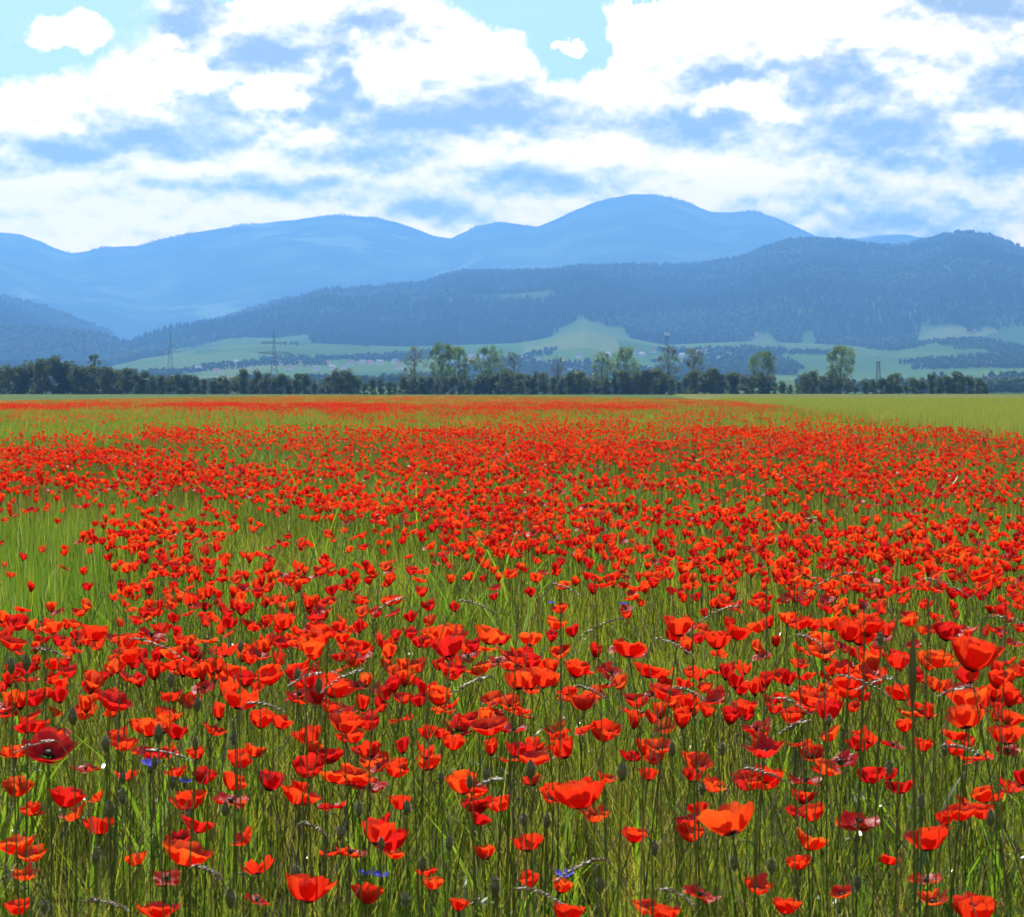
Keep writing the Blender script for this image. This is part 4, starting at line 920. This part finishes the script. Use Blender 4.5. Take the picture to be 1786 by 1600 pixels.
TSRC = [simple_tree(True, i).mesh('conifer', M['wood_con']) for i in range(2)] + [simple_tree(False, i).mesh('broadleaf', M['wood_dec'], True) for i in range(3)]
def build_forest():
    P, I, S = [], [], []
    def put(x, d, h, con):
        z = terrain_z(x, d); P.append(np.stack([(x - CX) / F * d, d, z - .5], 1)); I.append(np.where(con, rng.integers(0, 2, len(x)), 2 + rng.integers(0, 3, len(x)))); S.append(h)
    n = 60000; x = rng.uniform(-250, 2040, n); d = rng.uniform(4600, 8750, n); ok = d > forest_edge(x) * (1 + .02 * (vnoise(x / 18., d * 0, 2) - .5)); x, d = x[ok], d[ok]
    X = (x - CX) / F * d; con = fbm(X / 420., d / 420., 3, 8) + rng.normal(0, .06, len(x)) > .5
    ld = fbm(X / 260., d / 260., 3, 12); keep = ld > .30; x, d, con = x[keep], d[keep], con[keep]
    put(x, d, np.where(con, rng.uniform(14, 27, len(x)), rng.uniform(10, 18, len(x))), con)
    n = 9000; x = rng.uniform(-250, 2040, n); d = rng.uniform(14650, 15060, n); ok = fbm(x / 60., d / 300., 3, 4) > .56; x, d = x[ok], d[ok]
    put(x, d, rng.uniform(6, 13, len(x)), rng.uniform(0, 1, len(x)) < .7)
    n = 14000; x = rng.uniform(-250, 2040, n); d = rng.uniform(8400, 8620, n); put(x[:3500], d[:3500], rng.uniform(14, 27, 3500), rng.uniform(0, 1, 3500) < .75)
    pts = np.concatenate(P); idx = np.concatenate(I); s_ = np.concatenate(S); rot = np.zeros_like(pts); rot[:, 2] = rng.uniform(0, 6.28, len(pts))
    instancer('forest', pts, rot, np.stack([s_ * 1.15, s_ * 1.15, s_], 1), idx, TSRC, 'blue green forest covering the mountain slopes', 'forest')
    # belts and clumps of trees round the village
    P, I, S = [], [], []
    n = 110000; x = rng.uniform(-250, 2040, n); d = rng.uniform(1600, 5300, n); X = (x - CX) / F * d
    belt = fbm(X / 190., d / 420., 4, 61); ok = (belt > np.interp(d, [1600, 3000, 4200, 5300], [.56, .52, .60, .68])); ok &= d < forest_edge(x) - 150
    meadow = (x > 1390) & (d > 2900) & (d < 3900); ok &= ~meadow
    x, d = x[ok], d[ok]; put(x, d, 3 + 7 * rng.uniform(0, 1, len(x)) ** 1.6, rng.uniform(0, 1, len(x)) < .12)
    pts = np.concatenate(P); idx = np.concatenate(I); s_ = np.concatenate(S); rot = np.zeros_like(pts); rot[:, 2] = rng.uniform(0, 6.28, len(pts))
    instancer('valley_woods', pts, rot, np.stack([s_ * 1.1, s_ * 1.1, s_], 1), idx, TSRC, 'belts of hazy trees around the village in the valley', 'trees')
    print('forest', len(pts))
build_forest()

# ------------------------------------------------------------------ village
M['plaster'] = plain('plaster', (.78, .76, .72), .8, noise=.06, nscale=.5); M['tile'] = plain('roof_tile', (.26, .10, .06), .8, noise=.3, nscale=2)
M['slate'] = plain('slate', (.10, .12, .16), .6, noise=.2, nscale=1); M['metal'] = plain('weathered_steel', (.10, .105, .11), .7, 0); M['glass'] = plain('window', (.03, .04, .05), .2); M['paint'] = plain('white_paint', (.8, .8, .8), .3); M['tyre'] = plain('tyre', (.02, .02, .02), .8)
def house(px, py, w, l, h, roof, label, rz=None, flat=False):
    d = pick(px, py); X = (px - CX) / F * d; z = float(terrain_z(px, d))
    root = link('house', None, loc=(X, d, z - .4)); root.rotation_euler = (0, 0, random.uniform(-.5, .5) if rz is None else rz); tag(root, label, 'building', 'village houses')
    m_ = MB(); rh = .6 if flat else w * .42
    m_.box((-l / 2, -w / 2, 0), (l / 2, w / 2, h))
    if not flat: m_.add([(-l / 2, -w / 2, h), (-l / 2, w / 2, h), (-l / 2, 0, h + rh), (l / 2, -w / 2, h), (l / 2, w / 2, h), (l / 2, 0, h + rh)], [(0, 2, 1), (3, 4, 5)])
    link('wall', m_.mesh('wall', M['plaster']), root)
    m_ = MB(); e = .5
    if flat: m_.box((-l / 2 - e, -w / 2 - e, h + .02), (l / 2 + e, w / 2 + e, h + 2.4))
    else:
        for s_ in (-1, 1):
            a = np.array([(-l / 2 - e, s_ * (w / 2 + e), h - e * .84 + .1), (l / 2 + e, s_ * (w / 2 + e), h - e * .84 + .1), (l / 2 + e, 0, h + rh + .1), (-l / 2 - e, 0, h + rh + .1)])
            m_.add(np.vstack([a, a + (0, 0, .25)]), [(0, 1, 2, 3), (4, 5, 6, 7), (0, 1, 5, 4), (1, 2, 6, 5), (2, 3, 7, 6), (3, 0, 4, 7)])
    rf = link('roof', m_.mesh('roof', M[roof]), root)
    if not flat:
        m_ = MB(); m_.box((l * .2, -.3, h + rh * .6), (l * .2 + .6, .3, h + rh + 1.0)); link('chimney', m_.mesh('chimney', M['tile']), rf)
    for q in range(3):
        m_ = MB(); cx_ = -l / 2 + l * (q + .5) / 3; m_.box((cx_ - .5, -w / 2 - .03, h * .55), (cx_ + .5, -w / 2 + .02, h * .55 + 1.3)); link('window', m_.mesh('window', M['glass']), root)
for (px, py) in [(413, 636), (336, 648), (346, 648), (378, 652), (478, 636), (492, 638), (520, 637), (570, 637), (632, 637), (646, 637), (663, 637), (690, 635), (696, 646), (552, 648), (920, 636), (941, 634), (915, 628), (1085, 616), (1107, 618), (1140, 616),
                 (1208, 618), (1220, 618), (1303, 628), (1190, 624), (1255, 630), (1635, 628), (1725, 640), (600, 648), (580, 646), (1120, 622), (1270, 622), (958, 640), (1010, 625), (1060, 622), (1150, 632), (242, 612), (505, 646), (612, 638), (1235, 616)]:
    rf_ = 'tile' if random.random() < .45 else 'slate'
    house(px, py, random.uniform(6.5, 8), random.uniform(8, 11), random.uniform(4.5, 6), rf_, '%s roofed white house in the hazy valley behind %s' % ('red' if rf_ == 'tile' else 'grey', by_mark(px)))
house(1317, 588, 9, 14, 6, 'tile', 'red roofed white house alone on the vineyard slope', .2)
house(133, 582, 12, 16, 8, 'slate', 'lone white house on the dark wooded slope beside a pylon', 0)
house(828, 634, 16, 24, 9, 'slate', 'large white building behind the broad pale poplar', .1)
house(1000, 648, 26, 46, 5, 'slate', 'long industrial hall with a white wall and blue grey roof', .05, True)
house(1732, 675, 10, 20, 3.2, 'slate', 'low white shed beyond the end of the hedge', .1, True)
house(1750, 667, 12, 30, 4, 'slate', 'wide low hall beyond the end of the hedge', .0, True)

# ------------------------------------------------------------------ pylons and masts
def pylon(px, ytop, d, armw, label):
    z0 = float(terrain_z(px, d)); ztop = CH - (ytop - HY) / F * d; H = ztop - z0; X = (px - CX) / F * d
    root = link('electricity_pylon', None, loc=(X, d, z0)); root.rotation_euler = (0, 0, random.uniform(-.3, .3)); tag(root, label, 'pylon', 'lattice pylons of the power line')
    wd = lambda q: np.interp(q, [0, .45, .6, 1], [H * .075, H * .034, H * .024, H * .004]); r = .19
    for sx in (-1, 1):
        for sy in (-1, 1):
            m_ = MB(); qs = np.array([0, .45, .6, 1.0]); m_.tube([(sx * wd(q), sy * wd(q), q * H) for q in qs], r, 4); link('leg', m_.mesh('leg', M['metal']), root)
    m_ = MB(); q = 0.0
    while q < .95:
        q2 = min(q + .085 + .03 * (1 - q), 1.0); a, b = wd(q), wd(q2)
        for sy in (-1, 1):
            m_.tube([(-a, sy * a, q * H), (b, sy * b, q2 * H)], r * .6, 3); m_.tube([(a, sy * a, q * H), (-b, sy * b, q2 * H)], r * .6, 3)
            m_.tube([(sy * a, -a, q * H), (sy * b, b, q2 * H)], r * .6, 3); m_.tube([(sy * a, a, q * H), (sy * b, -b, q2 * H)], r * .6, 3)
        q = q2
    link('bracing', m_.mesh('bracing', M['metal']), root)
    for q, w in ((.58, 1.0), (.76, .84)):
        m_ = MB(); W = armw / 2 * w; b = wd(q)
        for s_ in (-1, 1):
            m_.tube([(0, 0, q * H), (s_ * W, 0, q * H)], .42, 4); m_.tube([(s_ * b, 0, (q + .035) * H), (s_ * W, 0, q * H + .3)], .26, 3)
            for u in (.35, .65): m_.tube([(s_ * W * u, 0, q * H), (s_ * W * u, 0, q * H + .045 * H * (1 - u))], r * .5, 3)
        ar = link('crossarm', m_.mesh('crossarm', M['metal']), root)
        for s_ in (-1, 1):
            for u in (.55, .98):
                m_ = MB(); m_.tube([(s_ * W * u, 0, q * H), (s_ * W * u, 0, q * H - H * .045)], .16, 4); link('insulator', m_.mesh('insulator', M['slate']), ar)
PYL = [(478, 575, 2300, 29, 'lattice pylon with two wide arms standing right behind the hedge'), (297, 579, 3200, 30, 'faint pylon in front of the vineyard slope end'), (147, 575, 3900, 32, 'pale pylon against the dark wooded hill'), (40, 589, 4700, 32, 'faintest pylon fading into the haze above the grove')]
for a in PYL: pylon(*a)
def mast(px, ytop, d, w, label, kind):
    z0 = float(terrain_z(px, d)); H = CH - (ytop - HY) / F * d - z0; root = link(kind, None, loc=((px - CX) / F * d, d, z0)); tag(root, label, 'mast')
    for s_ in (-1, 1):
        for t_ in (-1, 1):
            m_ = MB(); m_.tube([(s_ * w, t_ * w, 0), (s_ * w * .45, t_ * w * .45, H * .86)], .13, 4); link('leg', m_.mesh('leg', M['metal']), root)
    m_ = MB()
    for i in range(10):
        q, q2 = i / 10 * .86, (i + 1) / 10 * .86; a = w * (1 - q * .64); b = w * (1 - q2 * .64)
        for t_ in (-1, 1): m_.tube([(-a, t_ * a, q * H), (b, t_ * b, q2 * H)], .12, 3); m_.tube([(a, t_ * a, q * H), (-b, t_ * b, q2 * H)], .12, 3)
    link('bracing', m_.mesh('bracing', M['metal']), root)
    m_ = MB(); m_.box((-w * .9, -w * .9, H * .86), (w * .9, w * .9, H * .872)); link('platform', m_.mesh('platform', M['metal']), root)
    for i in range(3):
        m_ = MB(); x_ = (i - 1) * w * .6; m_.box((x_ - .2, -w * .85, H * .872), (x_ + .2, -w * .85 + .2, H * .93)); link('antenna', m_.mesh('antenna', M['paint']), root)
    m_ = MB(); m_.tube([(0, 0, H * .872), (0, 0, H)], .14, 4); link('pole', m_.mesh('pole', M['metal']), root)
mast(1163, 572, 1900, 2.0, 'tall lattice antenna mast rising above a mistletoe tree', 'antenna_mast')
mast(1532, 622, 1500, 1.7, 'short lattice mast with a platform behind the hedge gap', 'antenna_mast')

# cars on the lane in front of the hedge
def car(px, d, label):
    root = link('parked_car', None, loc=((px - CX) / F * d, d, 0)); tag(root, label, 'car', 'cars on the lane by the hedge')
    m_ = MB(); prof = [(-2.1, .35), (-2.1, .8), (-1.7, .95), (-1.1, 1.0), (-.6, 1.45), (.9, 1.45), (1.5, 1.0), (2.05, .85), (2.1, .35)]; n = len(prof)
    V = [(a, -.85, b) for a, b in prof] + [(a, .85, b) for a, b in prof]; m_.add(V, [tuple(range(n)), tuple(range(2 * n - 1, n - 1, -1))] + [(i, i + n, (i + 1) % n + n, (i + 1) % n) for i in range(n)]); link('body', m_.mesh('body', M['paint']), root, loc=(0, 0, .02))
    m_ = MB(); m_.add([(-1.0, -.87, 1.05), (1.35, -.87, 1.05), (.85, -.87, 1.38), (-.55, -.87, 1.38)], [(0, 1, 2, 3)]); link('window', m_.mesh('window', M['glass']), root, loc=(0, 0, .02))
    for s_ in (-1.3, 1.3):
        for y_ in (-.75, .75):
            m_ = MB(); m_.tube([(s_, y_ - .12, .33), (s_, y_ + .12, .33)], .33, 10, cap=True); link('wheel', m_.mesh('wheel', M['tyre']), root)
for px, lb in ((400, 'lone white car on the lane at the foot of the hedge'), (463, 'white car of the pair parked below the two armed pylon'), (477, 'white car of the pair parked below the two armed pylon')): car(px, 786, lb)

# ------------------------------------------------------------------ haze: still air from the camera to the mountains
hm = bpy.data.materials.new('haze'); hm.use_nodes = True; t = hm.node_tree; t.nodes.clear(); o = t.nodes.new('ShaderNodeOutputMaterial'); pv = t.nodes.new('ShaderNodeVolumePrincipled')
pv.inputs['Color'].default_value = (.19, .47, .96, 1); pv.inputs['Density'].default_value = 9.3e-5; pv.inputs['Anisotropy'].default_value = .35
t.links.new(pv.outputs[0], o.inputs['Volume'])
mb = MB(); mb.box((-6000, -120, -1), (6000, 16900, 1350)); ob = link('haze', mb.mesh('haze', hm)); tag(ob, 'blue summer haze between the field and the mountains', 'haze', kind='stuff')
